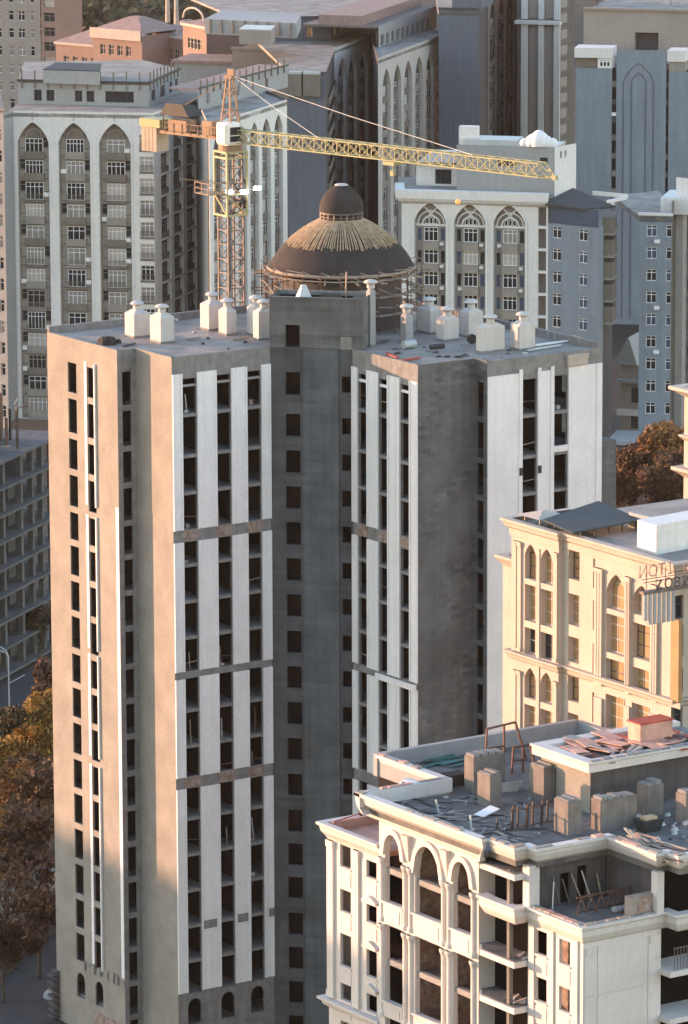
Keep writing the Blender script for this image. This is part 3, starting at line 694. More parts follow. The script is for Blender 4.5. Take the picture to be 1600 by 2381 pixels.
m_ = MB(); cornice(m_, [(-31.8+1.2, -72.8), (-31.8, -72.8), (-31.8, -80.3)], 30.35, [(0, .0), (.65, 0), (.65, -.18), (.4, -.32), (.3, -.6), (.0, -.8)]); m_.build('string_course', 'fwhite', F)
m_ = MB(); m_.box(-29.3, -26.2, -80.3, -73.1, 0, 43.0); m_.build('inner_wall', 'void', F)
m_ = MB(); facade(m_, Fr((-26.2, -72.87), (-31.8, -72.87)), 0, 5.6, 0, 43.1, []); m_.build('gable_wall', 'fwhite', F)
# arched part
AR = [(895, 936, 45.2, 1.75), (965, 1027, 45.3, 2.35), (1053, 1097, 45.15, 1.75)]; cols = []; spans = []
for x0, x1, zt, rise in AR:
    a, b_ = fb_.sx(x0, 40), fb_.sx(x1, 40); spans.append((a, b_, zt, rise))
    cols.append((a, b_, [(39.85, zt, rise, 'round'), (32.2, 38.15, .0, 'round'), (25.2, 31.0), (18.2, 24.0), (11, 17), (4, 10)]))
m_ = MB(); facade(m_, fb_, 0, fb_.L, 0, 46.4, cols, .45); m_.build('arcade_wall', 'fwhite', F)
for a, b_, zt, rise in spans:
    m_ = MB(); arch_trim(m_, fb_, a+.02, b_-.02, 39.9, zt-.02, rise, .42, .22, 'round', False); m_.build('arch_moulding', 'fwhite', F)
    for zs in (42.0, 35.0, 28.0):
        m_ = MB(); m_.fb(fb_, a+.003, b_-.003, .2, .6, zs, zs+.42); m_.build('floor_beam', 'slab', F)
    for z0, z1 in ((38.2, 39.8), (31.05, 32.15)):
        m_ = MB(); m_.fb(fb_, a-.1, b_+.1, -.12, -.004, z0, z1); m_.fb(fb_, a+.2, b_-.2, -.17, -.122, z0+.3, z1-.3); m_.fb(fb_, a-.2, b_+.2, -.24, -.003, z1-.02, z1+.12); m_.build('spandrel_panel', 'fwhite', F)
def colonette(s, r, z0, z1):
    m_ = MB(); m_.smooth = False; c = fb_.p(s, -.05, 0)
    m_.lathe((c.x, c.y, 0), [(r*1.5, z0), (r*1.5, z0+.3), (r*1.15, z0+.4), (r, z0+.55), (r, z1-.6), (r*1.2, z1-.45), (r*1.7, z1-.2), (r*1.7, z1)], 12); m_.build('colonette', 'fwhite', F)
gaps = [(spans[0][1]+spans[1][0])/2, (spans[1][1]+spans[2][0])/2]
for s in gaps:
    for ds in (-.36, .36): colonette(s+ds, .2, 38.3, 43.2); colonette(s+ds, .2, 31.0, 38.1)
for s in (spans[0][0]-.28, spans[2][1]+.3): colonette(s, .2, 38.3, 43.2); colonette(s, .2, 31.0, 38.1)
for s in gaps:       # brackets under the cornice
    m_ = MB(); p = [fb_.p(s-.45, 0, 45.6), fb_.p(s+.45, 0, 45.6), fb_.p(s+.1, 0, 43.6), fb_.p(s-.1, 0, 43.6)]; q = [fb_.p(s-.45, -.45, 45.6), fb_.p(s+.45, -.45, 45.6), fb_.p(s+.1, -.1, 43.6), fb_.p(s-.1, -.1, 43.6)]
    m_.q(*q); m_.q(q[0], p[0], p[3], q[3]); m_.q(q[1], q[2], p[2], p[1]); m_.q(p[0], q[0], q[1], p[1]); m_.build('bracket', 'fwhite', F)
for z in (45.6, 42.0, 38.0, 35.0, 31.0, 28.0, 24.0, 20.5):
    m_ = MB(); m_.box(-31.75, -27.0, -92.9, -80.6, z-.2, z+.02); m_.build('floor_slab', 'slab', F)
m_ = MB(); m_.box(-28.2, -27.9, -92.95, -80.5, 0, 46); m_.build('inner_brick_wall', 'brick', F)
for y in (-84.0, -84.2, -88.9, -89.1): pass
for y0 in (-84.15, -89.05): m_ = MB(); m_.box(-31.8, -28.2, y0-.1, y0+.1, 0, 46); m_.build('cross_wall', 'brick', F)
# corner pier and loggia with balcony slabs
fp = Fr((-32.3, -93.1), (-30.85, -93.1)); m_ = MB(); facade(m_, fp, 0, fp.L, 0, 46.4, []); m_.build('corner_pier', 'fwhite', F)
for z in (39.0, 32.0): m_ = MB(); m_.fb(fp, -.02, fp.L, -.04, -.003, z, z+.12); m_.build('pier_band', 'fwhite', F)
m_ = MB(); m_.box(-30.85, -30.6, -98.3, -93.1, 0, 46.4); m_.build('loggia_back_wall', 'void', F)
for z in (45.9, 39.45, 36.05, 32.6, 29.2, 25.8):
    m_ = MB(); m_.prism([(-33.0, -98.45), (-30.86, -98.45), (-30.86, -93.12), (-32.2, -93.12), (-33.0, -94.2)], z-.42, z); m_.build('balcony_slab', 'fwhite', F); m_ = MB(); m_.prism([(-32.85, -98.3), (-30.88, -98.3), (-30.88, -93.2), (-32.1, -93.2), (-32.85, -94.3)], z+.003, z+.05); m_.build('balcony_floor', 'deck', F); m_ = MB(); m_.prism([(-32.85, -98.3), (-30.88, -98.3), (-30.88, -93.2), (-32.1, -93.2), (-32.85, -94.3)], z-.47, z-.423); m_.build('balcony_soffit', 'dim', F)  # soffit sheet paints the shade under each slab
m_ = MB(); cornice(m_, [(-32.3, -94.4), (-33.0, -94.4), (-33.0, -98.5), (-31.95, -98.5), (-31.95, -105.15), (-24.6, -105.15), (-24.6, -106.4), (-6.6, -106.4)], 43.55, [(-.6, -.3), (-.6, -.02), (.28, 0), (.28, -.2), (.12, -.3), (.1, -.75), (-.1, -1.15), (-.25, -1.35), (-.4, -1.4)]); m_.build('terrace_cornice', 'fwhite', F)
for x, y, r in ((-32.55, -97.3, .16),):
    m_ = MB(); m_.box(x-r, x+r, y-r, y+r, 20, 46); m_.build('loggia_column', 'stump', F)
m_ = MB(); m_.box(-32.1, -31.2, -99.0, -98.2, 43.4, 46.5); m_.build('corner_column', 'fwhite', F)
m_ = MB(); m_.box(-25.6, -25.0, -105.4, -104.7, 43.4, 46.5); m_.build('corner_column', 'fwhite', F)
m_ = MB(); m_.prism([(-31.4, -99.2), (-31.4, -104.7), (-25.1, -104.7), (-25.1, -98.9), (-31.4, -98.9)][::-1], 42.6, 43.25); m_.build('terrace_floor', 'deck', F)
# terrace back walls
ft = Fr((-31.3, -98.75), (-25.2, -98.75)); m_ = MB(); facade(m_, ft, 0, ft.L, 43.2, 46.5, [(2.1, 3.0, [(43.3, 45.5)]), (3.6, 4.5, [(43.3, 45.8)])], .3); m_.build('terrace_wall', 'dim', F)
m_ = MB(); m_.box(-31.2, -25.2, -98.3, -98.2, 43.2, 46.4); m_.build('inner_wall', 'void', F)
m_ = MB(); m_.box(-25.15, -24.9, -104.7, -98.75, 43.2, 46.5); m_.build('terrace_wall', 'dim', F)
m_ = MB(); m_.box(-27.3, -25.2, -104.9, -104.2, 43.26, 44.9); m_.build('brick_stub', 'brick', F); m_ = MB(); m_.box(-27.5, -27.1, -105.0, -104.1, 43.27, 44.85); m_.build('stub_pier', 'taupe', F)
# lit wall under the terrace with two window rows
fT = Fr((-31.7, -98.45), (-31.7, -104.9)); cols = []; ww = [(36.75+3.45*0+.0, 38.55), (40.2, 41.95)] ; ww = [(40.2-3.46*k, 41.95-3.46*k) for k in range(9)]
tc = [(fT.sx(1100+455/3.136, 40), fT.sx(1100+538/3.136, 40)), (fT.sx(1100+628/3.136, 40), fT.sx(1100+708/3.136, 40))]
m_ = MB(); facade(m_, fT, 0, fT.L, 0, 43.0, [(*tc[0], ww), (*tc[1], ww)], .25); m_.build('terrace_side_wall', 'fwhite', F)
for a, b_ in ((.06, .75), ((tc[0][1]+tc[1][0])/2-.12, (tc[0][1]+tc[1][0])/2+.2), (fT.L-.9, fT.L-.5)): m_ = MB(); m_.fb(fT, a, b_, -.14, -.004, 0, 42.3); m_.build('pilaster', 'fwhite', F)
for a, b_ in tc:
    for zb, zt in ww[:5]: m_ = MB(); m_.fb(fT, a-.1, b_+.1, -.10, -.004, zb-.16, zb-.01); m_.build('window_sill', 'fwhite', F); m_ = MB(); m_.fb(fT, a-.02, b_+.02, -.05, -.004, zb-1.4, zb-.35); m_.build('apron_panel', 'fwhite', F)
m_ = MB(); m_.box(-29.8, -29.6, -104.6, -98.6, 0, 42.6); m_.build('inner_wall', 'brick', F)
fS = Fr((-31.7, -104.9), (-24.85, -104.9)); m_ = MB(); facade(m_, fS, 0, fS.L, 0, 43.0, []); m_.build('panelled_wall', 'fwhite', F)
for a, b_ in ((.1, .95), (1.25, 5.35), (5.7, 6.7)):
    for z0, z1 in ((38.35, 41.9), (34.9, 38.25), (31.5, 34.8), (28, 31.4), (24.6, 27.9)):
        m_ = MB(); m_.fb(fS, a, b_, -.06, -.004, z0, z1); m_.build('stone_panel', 'fwhite', F)
for a, b_ in ((.25, .85), (5.8, 6.6)): m_ = MB(); m_.fb(fS, a, b_, -.14, -.062, 41.3, 41.85); m_.build('capital', 'fwhite', F)
# right-hand loggia
m_ = MB(); m_.box(-24.85, -6.6, -103.0, -102.8, 0, 46.4); m_.build('loggia_back_wall', 'void', F)
m_ = MB(); facade(m_, Fr((-24.85, -104.9), (-24.85, -103.0)), 0, 1.9, 0, 43, []); m_.build('loggia_side_wall', 'fwhite', F)
for z in (39.3, 35.85, 32.4, 29.0): m_ = MB(); m_.box(-25.0, -6.6, -106.2, -103.0, z-.4, z); m_.build('balcony_slab', 'fwhite', F)
m_ = MB()
for k in range(9): m_.bar((-24.4+.28*k, -105.9, 39.3), (-24.4+.28*k, -105.9, 40.9), .05)
m_.bar((-24.5, -105.9, 40.9), (-22, -105.9, 40.9), .07); m_.build('balcony_railing', 'steel', F)
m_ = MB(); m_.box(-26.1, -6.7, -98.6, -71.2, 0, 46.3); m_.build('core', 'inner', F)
# penthouse with white cornice
PZ = 50.9; pA = (-21.3, -84.1); pB = (-21.3, -91.4)
fpA = Fr((-20.6, -84.6), (-20.6, -90.7)); m_ = MB(); facade(m_, fpA, 0, fpA.L, DK, 50.3, [(1.0, 1.9, [(DK+.02, 49.4)])], .3); m_.build('penthouse_wall', 'plaster', F)
fpB = Fr((-20.6, -90.7), (-7.4, -90.7)); m_ = MB(); facade(m_, fpB, 0, fpB.L, DK, 50.3, [(4.9, 5.75, [(DK+.9, 48.6)])], .3); m_.build('penthouse_wall', 'dim', F)  # shaded side, coloured darker than the sunlit penthouse wall
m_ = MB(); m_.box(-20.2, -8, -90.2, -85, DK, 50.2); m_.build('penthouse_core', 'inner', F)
m_ = MB(); cornice(m_, [(-8, -84.1), pA, pB, (-7.4, -91.4)], PZ, [(-1.0, -.35), (-1.0, -.02), (0, 0), (0, -.15), (-.1, -.22), (-.12, -.8), (-.7, -.85)]); m_.build('penthouse_cornice', 'fwhite', F)
m_ = MB(); m_.box(-20.4, -8, -90.5, -85, 50.2, 50.55); m_.build('penthouse_roof', 'beam', F)
m_ = MB(); m_.box(-14.6, -11.6, -88.8, -87.3, 50.55, 52.3); m_.build('roof_box', 'palesheet', F); m_ = MB(); m_.box(-14.7, -11.5, -88.9, -87.2, 52.3, 52.4); m_.build('roof_box_lid', 'redsheet', F)
# concrete chimney stumps on the deck
for x, y, lx, ly, h in ((-24.4, -81.3, 2.9, 1.2, 2.75), (-25.9, -85.5, 1.05, 1.6, 2.5), (-21.6, -88.5+2.2, 1.3, 1.8, 2.6), (-25.7, -94.9, 1.2, 1.7, 2.5), (-23.0, -95.3, 3.2, 1.25, 2.3), (-17.7, -93.8, 1.5, 1.3, 2.3), (-16.7, -97.1, 1.5, 1.2, 2.2)):
    m_ = MB(); m_.box(x, x+lx, y, y+ly, DK, DK+h); o = m_.build('chimney_stump', 'stump', F)
    m_ = MB(); n = max(2, int(lx/.6))
    for k in range(n): a = x+.08+k*(lx-.1)/n; m_.box(a, a+(lx-.1)/n-.12, y+.1, y+ly-.1, DK+h, DK+h+random.uniform(.08, .25))
    m_.build('broken_top', 'beam', o)
# ================================================================== finished cream block behind it on the right
H = thing('cream_block', (4, -70, 0), 'sunlit cream stone block with arched amber windows and a rooftop sign', 'building')
ZH = 62.0
h0 = onZ(1162, 1203, ZH); h2 = onZ(1538, 1316, ZH)
XH = h0.x+.68; YL = h0.y-.68; YR = h2.y+.68; X2 = XH+.45
fh = Fr((XH, YL), (XH, YR)); jog = fh.sx(1299, 55)
fh2 = Fr((X2, YL), (X2, YR))
HP = [(.0, .0), (.68, 0), (.68, -.2), (.5, -.3), (.42, -.62), (.15, -.8), (.12, -1.35), (0, -1.4)]
m_ = MB(); cornice(m_, [(XH+6, YL), (XH, YL), (XH, YL-jog), (X2, YL-jog), (X2, YR), (X2+22, YR)], ZH, HP); m_.build('cornice', 'cream', H)
def cz(f, px, py): s = f.sx(px, 52); z = f.zy(s, py); s = f.sx(px, z); return s, f.zy(s, py)
# left bay: two narrow columns of arched windows
def zc(px, py, f=fh): return cz(f, px, py)[1]
cL = []
rowsL = [(1348, 1262, 1), (1446, 1357, 0), (1524, 1457, 0), (1626, 1549, 1), (1712, 1636, 0)]
for x0, x1 in ((1220, 1247), (1257, 1285)):
    a, b_ = fh.sx(x0, 54), fh.sx(x1, 54); dy = (x1-1247)*.29; ops = []
    for yb, yt, ar in rowsL: ops.append((zc(x1, yb+dy+4), zc(x0, yt+dy), .95 if ar else 0, 'pt'))
    for k in range(9): ops.append((36-3.4*k, 38.6-3.4*k))
    cL.append((a, b_, ops))
m_ = MB(); facade(m_, fh, 0, jog, 0, 60.7, cL, .62); m_.build('bay_wall', 'cream', H)
m_ = MB(); m_.q(fh.p(jog, 0, 0), fh.p(jog, .45, 0), fh.p(jog, .45, 60.7), fh.p(jog, 0, 60.7)); m_.build('bay_return', 'cream', H)
# main front
cols = []; rowsF = [(1348, 1281), (1455, 1382), (1541, 1482), (1632, 1573), (1712, 1660)]
a, b_ = fh2.sx(1321, 54), fh2.sx(1347, 54); cols.append((a, b_, [(zc(1334, yb, fh2), zc(1334, yt, fh2)) for yb, yt in rowsF]+[(36-3.4*k, 38.2-3.4*k) for k in range(9)]))
a, b_ = fh2.sx(1409, 54), fh2.sx(1455, 54); R4 = [(1420, 1336, 1.5), (1522, 1432, 0), (1600, 1536, 0), (1700, 1620, 0)]
cols.append((a, b_, [(zc(1432, yb, fh2), zc(1432, yt, fh2), r, 'pt') for yb, yt, r in R4]+[(36-3.4*k, 38.4-3.4*k) for k in range(9)]))
a, b_ = fh2.sx(1470, 54), fh2.sx(1513, 54); R5 = [(1432, 1362, 1.2), (1534, 1452, 0), (1612, 1556, 0), (1710, 1640, 0)]
cols.append((a, b_, [(zc(1492, yb, fh2), zc(1492, yt, fh2), r, 'pt') for yb, yt, r in R5]+[(36-3.4*k, 38.0-3.4*k) for k in range(9)]))
a, b_ = fh2.sx(1378, 54), fh2.sx(1383, 54); cols.append((a, b_, [(zc(1380, y+70, fh2), zc(1380, y, fh2)) for y in (1298, 1396, 1496, 1610)]))
m_ = MB(); facade(m_, fh2, jog, fh2.L, 0, 60.7, cols, .62); m_.build('front_wall', 'cream', H)
# glazing set back in each opening
for f, cc in ((fh, cL), (fh2, cols)):
    for ci, (a, b_, ops) in enumerate(cc):
        for oi, op in enumerate(ops):
            if op[0] < 38 or b_-a < .6: continue
            w_, h_ = b_-a-.01, op[1]-op[0]
            window(H, f, (a+b_)/2, .5, op[0], w_, h_, 2 if w_ < 2 else 3, (.35, .72) if h_ > 2.2 else (.5,), 'cream' if (ci+oi) % 3 else 'dframe', 'amber' if f is fh2 or oi != 2 else 'glass', .09)
m_ = MB(); m_.fb(fh, .3, fh.L-.3, 1.4, 1.6, 0, 60); m_.build('inner_wall', 'inner', H)
# mouldings
for x0, x1 in ((1196, 1203), (1206, 1214), (1290, 1298)):
    a, b_ = fh.sx(x0, 54), fh.sx(x1, 54)
    for px, yt, yb in ((x0, 1255+(x0-1196)*.3, 1510+(x0-1196)*.3), (x0, 1555+(x0-1196)*.3, 1720)):
        zt, zb = zc(px, yt), zc(px, yb); m_ = MB(); m_.fb(fh, a, b_, -.16, -.004, zb, zt); m_.fb(fh, a-.05, b_+.05, -.24, -.006, zt-.35, zt); m_.fb(fh, a-.05, b_+.05, -.24, -.006, zb, zb+.3); m_.build('pilaster', 'cream', H)
a, b_ = fh.sx(1248.5, 54), fh.sx(1255.5, 54); m_ = MB(); m_.fb(fh, a, b_, -.08, -.004, zc(1252, 1720), zc(1252, 1275)); m_.build('mullion_pier', 'cream', H)
for x0, x1 in ((1386, 1404), (1457, 1468), (1516, 1532)):
    a, b_ = fh2.sx(x0, 54), fh2.sx(x1, 54); zt, zb = zc(x0, 1318+(x0-1386)*.3, fh2), zc(x0, 1590+(x0-1386)*.3, fh2)
    m_ = MB(); m_.fb(fh2, a, b_, -.22, -.004, zb, zt)
    for k in range(3): m_.fb(fh2, a+.12+(b_-a)*k/3, a+.02+(b_-a)*(k+1)/3, -.27, -.222, zb+.4, zt-.4)
    m_.fb(fh2, a-.08, b_+.08, -.32, -.005, zt-.3, zt); m_.build('pilaster', 'cream', H)
    m_ = MB(); m_.fb(fh2, a, b_, -.2, -.004, 34, zb-1.0); m_.build('pilaster', 'cream', H)
LP = [(0, .0), (.5, 0), (.5, -.16), (.3, -.3), (.2, -.6), (0, -.75)]
zl = zc(1196, 1512); m_ = MB(); cornice(m_, [(XH+3, YL), (XH, YL), (XH, YL-jog), (X2, YL-jog), (X2, YR), (X2+10, YR)], zl, LP); m_.build('string_course', 'cream', H)
for f, px, yb in ((fh, 1233, 1350), (fh, 1270, 1360), (fh2, 1432, 1425), (fh2, 1492, 1436)):
    s = f.sx(px, 54)
# rear-left lower ledge
m_ = MB(); m_.box(XH+.6, XH+7, YL, YL+2.0, 0, 58.0); m_.build('rear_wing', 'cream', H)
m_ = MB(); cornice(m_, [(XH+7, YL+2), (XH+.6, YL+2), (XH+.6, YL)], 58.6, [(-.3, 0), (.5, 0), (.5, -.2), (.1, -.7), (0, -.9)]); m_.build('rear_cornice', 'cream', H)
# right corner: pale wall with windows, glazed oriel, fins and sign
fr_ = Fr((X2, YR), (X2+22, YR)); wc = (fr_.sx(1561, 52), fr_.sx(1588, 52)); cR = [(*wc, [(zc(1575, yb, fr_), zc(1575, yt, fr_)) for yb, yt in ((1440, 1385), (1526, 1455), (1613, 1555), (1700, 1640))])]
for s_ in (8, 12, 16): cR.append((s_, s_+1.5, cR[0][2]))
m_ = MB(); facade(m_, fr_, 0, fr_.L, 0, 60.7, cR, .35); m_.build('side_wall', 'cream', H)
for a, b_, ops in cR:
    for zb, zt in ops: window(H, fr_, (a+b_)/2, .25, zb, b_-a-.01, zt-zb, 2, (.6,), 'dframe', 'glass', .08)
m_ = MB(); m_.fb(fr_, .05, fr_.sx(1558, 50), -1.0, -.004, zc(1545, 1630, fr_), zc(1545, 1440, fr_)); m_.build('glazed_oriel', 'amber', H)
m_ = MB(); m_.fb(fr_, -.1, fr_.sx(1558, 50)+.1, -1.1, -.002, zc(1545, 1646, fr_), zc(1545, 1632, fr_)); m_.build('oriel_ledge', 'cream', H)
SG = thing('roof_sign', fr_.p(0, -2, 56), 'steel frame sign with two rows of letters above grey fins on the cream block corner', 'sign')
fs = fr_.shift(-1.8)
za_, zb_ = fs.zy(fs.sx(1530, 56), 1378), fs.zy(fs.sx(1530, 56), 1450); sA = fs.sx(1497, 57)
for k in range(7):
    m_ = MB(); a = sA+.05+k*.44; dz = .35 if k == 0 else 0; m_.fb(fs, a, a+.26, 0, .34, zb_+dz, za_); m_.build('fin', 'grey', SG)
m_ = MB(); m_.fb(fs, sA-.1, sA+9, -.08, .45, za_, za_+.22); m_.fb(fs, sA-.1, sA+9, -.02, .02, za_+.9, za_+.96)
for k in range(10): m_.fb(fs, sA+.2+k*.9, sA+.25+k*.9, -.02, .03, za_+.2, za_+1.9)
m_.fb(fs, sA-.3, sA+9, -.02, .02, za_+1.15, za_+1.2); m_.build('sign_frame', 'steel', SG)
def text(body, size, s, z, t, mt, name):
    c = bpy.data.curves.new(name, 'FONT'); c.body = body; c.size = size; c.extrude = .05
    o = bpy.data.objects.new(name, c); COL.objects.link(o); bpy.context.view_layer.update()
    me = bpy.data.meshes.new_from_object(o.evaluated_get(bpy.context.evaluated_depsgraph_get())); bpy.data.objects.remove(o)
    me.transform(Matrix.Rotation(math.pi/2, 4, 'X')); me.materials.clear(); me.materials.append(M[mt])
    return obj(name, me, SG, fs.p(s, t, z), fs.a)
for k, ch in enumerate('ИОТІ ЈОС'):
    if ch != ' ': text(ch, 1.3, fs.sx(1487, 58)+k*.92, za_+1.25, .25, 'palesheet', 'letter')
for k, ch in enumerate('ZОВИК'): text(ch, 1.1, fs.sx(1521, 58)+k*.85, za_+.26, -.1, 'charcoal', 'letter')
# roof: deck, dark sheet canopy, stair box, parapets
m_ = MB(); m_.prism([(XH+.1, YL-.1), (XH+.1, YL-jog), (X2+.1, YL-jog), (X2+.1, YR+.1), (X2+22, YR+.1), (X2+22, YL-.1)], 60.6, 61.6); m_.build('roof_deck', 'roof', H)
q = [onZ(*p, 62.9) for p in ((1262, 1196), (1332, 1226), (1492, 1196), (1392, 1160))]
m_ = MB(); i = [Vector((p.x, p.y, 62.5)) for p in q]; m_.hexa([v+Vector((0, 0, -.12)) for v in i]+[i[0], i[1], i[2], i[3]+Vector((0, 0, .25))]); m_.build('canopy_roof', 'teal', H)
for a, b_ in ((0, 1), (1, 2)):
    for k in range(5): p = q[a].lerp(q[b_], k/5+.05); m_ = MB(); m_.bar((p.x+.9, p.y+.6, 61.6), (p.x+.9, p.y+.6, 62.35), .1); m_.build('canopy_post', 'darksteel', H)
q = [onZ(*p, 62.9) for p in ((1482, 1238), (1526, 1252), (1640, 1230), (1600, 1216))]
m_ = MB(); m_.prism([(p.x, p.y) for p in q], 61.5, 63.9); m_.build('stair_box', 'bone', H)
q = [onZ(*p, 62.6) for p in ((1462, 1196), (1532, 1214), (1640, 1196))]
for a, b_ in ((0, 1), (1, 2)):
    f = Fr((q[a].x, q[a].y), (q[b_].x, q[b_].y)); m_ = MB(); m_.fb(f, 0, f.L, 0, .35, 61.5, 62.8); m_.build('roof_parapet', 'grey', H)
q = onZ(1262, 1200, 62.3); m_ = MB()
for sx_, sy_ in ((-1, -1), (1, -1), (1, 1), (-1, 1)): m_.bar((q.x+sx_, q.y+sy_, 61.6), (q.x+sx_, q.y+sy_, 62.4), .08)
m_.hexa([(q.x-1.5, q.y-1.5, 62.4), (q.x+1.5, q.y-1.5, 62.4), (q.x+1.5, q.y+1.5, 62.4), (q.x-1.5, q.y+1.5, 62.4), (q.x-.1, q.y-.1, 62.75), (q.x+.1, q.y-.1, 62.75), (q.x+.1, q.y+.1, 62.75), (q.x-.1, q.y+.1, 62.75)])
m_.build('pergola', 'cream', H)
# sliver of another cream block at the right edge
E_ = thing('cream_block_edge', dep(1640, 1100, 430)*1.0, 'sunlit cream stone corner with stepped cornices at the right edge', 'building')
c = dep(1592, 900, 430); E_.location = (c.x, c.y, 0)
fe = Fr((c.x, c.y), (c.x, c.y-12)); zt = zat(c.x, c.y, 898)
for dz, ov, hh in ((0, 1.0, .9), (-4.2, .35, .5), (-7.0, .8, .9), (-10, .3, .5)):
    m_ = MB(); cornice(m_, [(c.x+8, c.y), (c.x, c.y), (c.x, c.y-12)], zt+dz, [(0, 0), (ov, 0), (ov, -hh*.3), (ov*.5, -hh*.6), (0, -hh)]); m_.build('cornice', 'cream', E_)
m_ = MB(); facade(m_, fe, 0, 12, 0, zt-.2, [(1.2, 2.4, [(zt-3.6-3.3*k, zt-1.6-3.3*k) for k in range(8)])], .4); m_.build('wall', 'cream', E_)
m_ = MB(); m_.box(c.x+.8, c.x+8, c.y-11.9, c.y-.1, 0, zt-.6); m_.build('core', 'cream', E_)
# ================================================================== background blocks
PANES = ['glass', 'glass', 'curtain', 'pane2', 'curtain', 'glass', 'glass']
def poly_pts(pts, z): return [onZ(px, py, z) for px, py in pts]
_bal = {}
def balcony_mesh(w, d, mt, solid=True):
    k = (round(w, 2), d, mt, solid)
    if k not in _bal:
        m_ = MB(); m_.box(-w/2, w/2, -d, -.005, -.16, 0); m_.box(-w/2-.06, w/2+.06, -d-.06, -.005, -.26, -.16)
        if solid: m_.box(-w/2, w/2, -d, -d+.08, .002, .85); m_.box(-w/2, -w/2+.08, -d+.08, -.005, .002, .85); m_.box(w/2-.08, w/2, -d+.08, -.005, .002, .85)
        else:
            n = max(4, int(w/.25))
            for i in range(n+1): m_.box(-w/2+i*(w-.04)/n, -w/2+i*(w-.04)/n+.04, -d, -d+.04, .002, .9)
            m_.box(-w/2, w/2, -d-.02, -d+.06, .9, .97)
        _bal[k] = m_.mesh('balcony', mt)
    return _bal[k]
_m = MB(); _m.box(-.42, .42, -.32, 0, 0, .6); _m.box(-.3, .2, -.34, -.322, .08, .52); AC = _m.mesh('air_conditioner', 'pvc')
_led = {}
def ledge_mesh(w):
    k = round(w, 2)
    if k not in _led: m_ = MB(); m_.box(-w/2, w/2, -.16, -.003, 0, .22); _led[k] = m_.mesh('ledge', 'tan')
    return _led[k]
_side = {}
def side_mesh(w, h):
    k = (round(w, 2), round(h, 2))
    if k not in _side:
        m_ = MB(); m_.box(-w/2, w/2, -.10, -.004, 0, h); _side[k] = m_.mesh('stone_panel', 'tan')
    return _side[k]
def bay(Pn, fr, sc, w, ztop, z0, pitch, deep, first=2.2, back='dtan', rich=True, balc=True):
    """what stands inside one arched bay: a window, a balcony and side piers on every storey"""
    zf = ztop-first; k = 0; ww = w*(.56 if rich else .5)
    while zf-pitch > z0:
        zf -= pitch; k += 1
        window(Pn, fr, sc, deep-.12, zf+.1, ww, pitch*.8, random.choice((3, 4, 4, 5)) if rich else 2, (.74,), 'pvc' if random.random() < .8 else 'cream', random.choice(PANES), .085)
        if balc: obj('balcony', balcony_mesh(ww*1.12, .45, 'dtan' if random.random() < .75 else 'tan', random.random() < .6), Pn, fr.p(sc, deep-.01, zf), fr.a)
        if rich:
            if random.random() < .4: obj('air_conditioner', AC, Pn, fr.p(sc+random.choice((-1, 1))*w*.37, deep-.12, zf+random.uniform(.2, .9)), fr.a)
            obj('ledge', ledge_mesh(w*.97), Pn, fr.p(sc, deep, zf-.3), fr.a)
            for sd in (-1, 1):
                obj('stone_panel', side_mesh(w*.2, pitch*.34), Pn, fr.p(sc+sd*w*.37, deep, zf+pitch*.02), fr.a)
                if random.random() < .55: window(Pn, fr, sc+sd*w*.37, deep-.09, zf+pitch*.42, w*.17, pitch*.48, 1, (.6,), 'tan', random.choice(['glass', 'glass', 'curtain']), .06)
                else: obj('stone_panel', side_mesh(w*.17, pitch*.48), Pn, fr.p(sc+sd*w*.37, deep, zf+pitch*.42), fr.a)
def arcade(Pn, fr, z0, z1, centers, w, apex, mt, pitch, deep=.9, first=2.2, rise=None, rich=True, trim=True, balc=True):
    rise = rise or w*.62
    m_ = MB(); facade(m_, fr, 0, fr.L, z0, z1, [(c-w/2, c+w/2, [(z0+.01, apex, rise, 'pt')]) for c in centers], deep); m_.build('arcade_wall', mt, Pn)
    for c in centers:
        m_ = MB(); m_.fb(fr, c-w/2-.05, c+w/2+.05, deep+.002, deep+.2, z0, apex+.1); m_.build('recess_wall', 'dtan' if rich else 'darkb', Pn)
        if trim:
            m_ = MB(); arch_trim(m_, fr, c-w/2, c+w/2, z0+.1, apex, rise, .28, .09, 'pt'); m_.build('arch_moulding', mt, Pn)
            m_ = MB(); p = fr.p(c, -.06, apex+.9); m_.lathe((p.x, p.y, p.z), [(.01, .9), (.05, .5), (.13, .36), (.05, .24), (.16, .05), (.04, -.1), (.04, -.5)], 8); m_.build('finial', 'tan', Pn)
            # head of the arch: fan panel
            m_ = MB(); arch_trim(m_, fr.shift(deep-.02), c-w*.24, c+w*.24, apex-rise-.2, apex-rise+.9, .9, .16, .1, 'round', False); m_.build('fanlight', 'tan', Pn)
        bay(Pn, fr, c, w, apex, z0, pitch, deep, rise+(.3 if rich else .0)-.1+first-2.2, rich=rich, balc=balc)
def plain(Pn, fr, z0, z1, mt, cols=(), depth=.25, name='wall'):
    m_ = MB(); facade(m_, fr, 0, fr.L, z0, z1, list(cols), depth); return m_.build(name, mt, Pn)
def V(p): return (p.x, p.y)

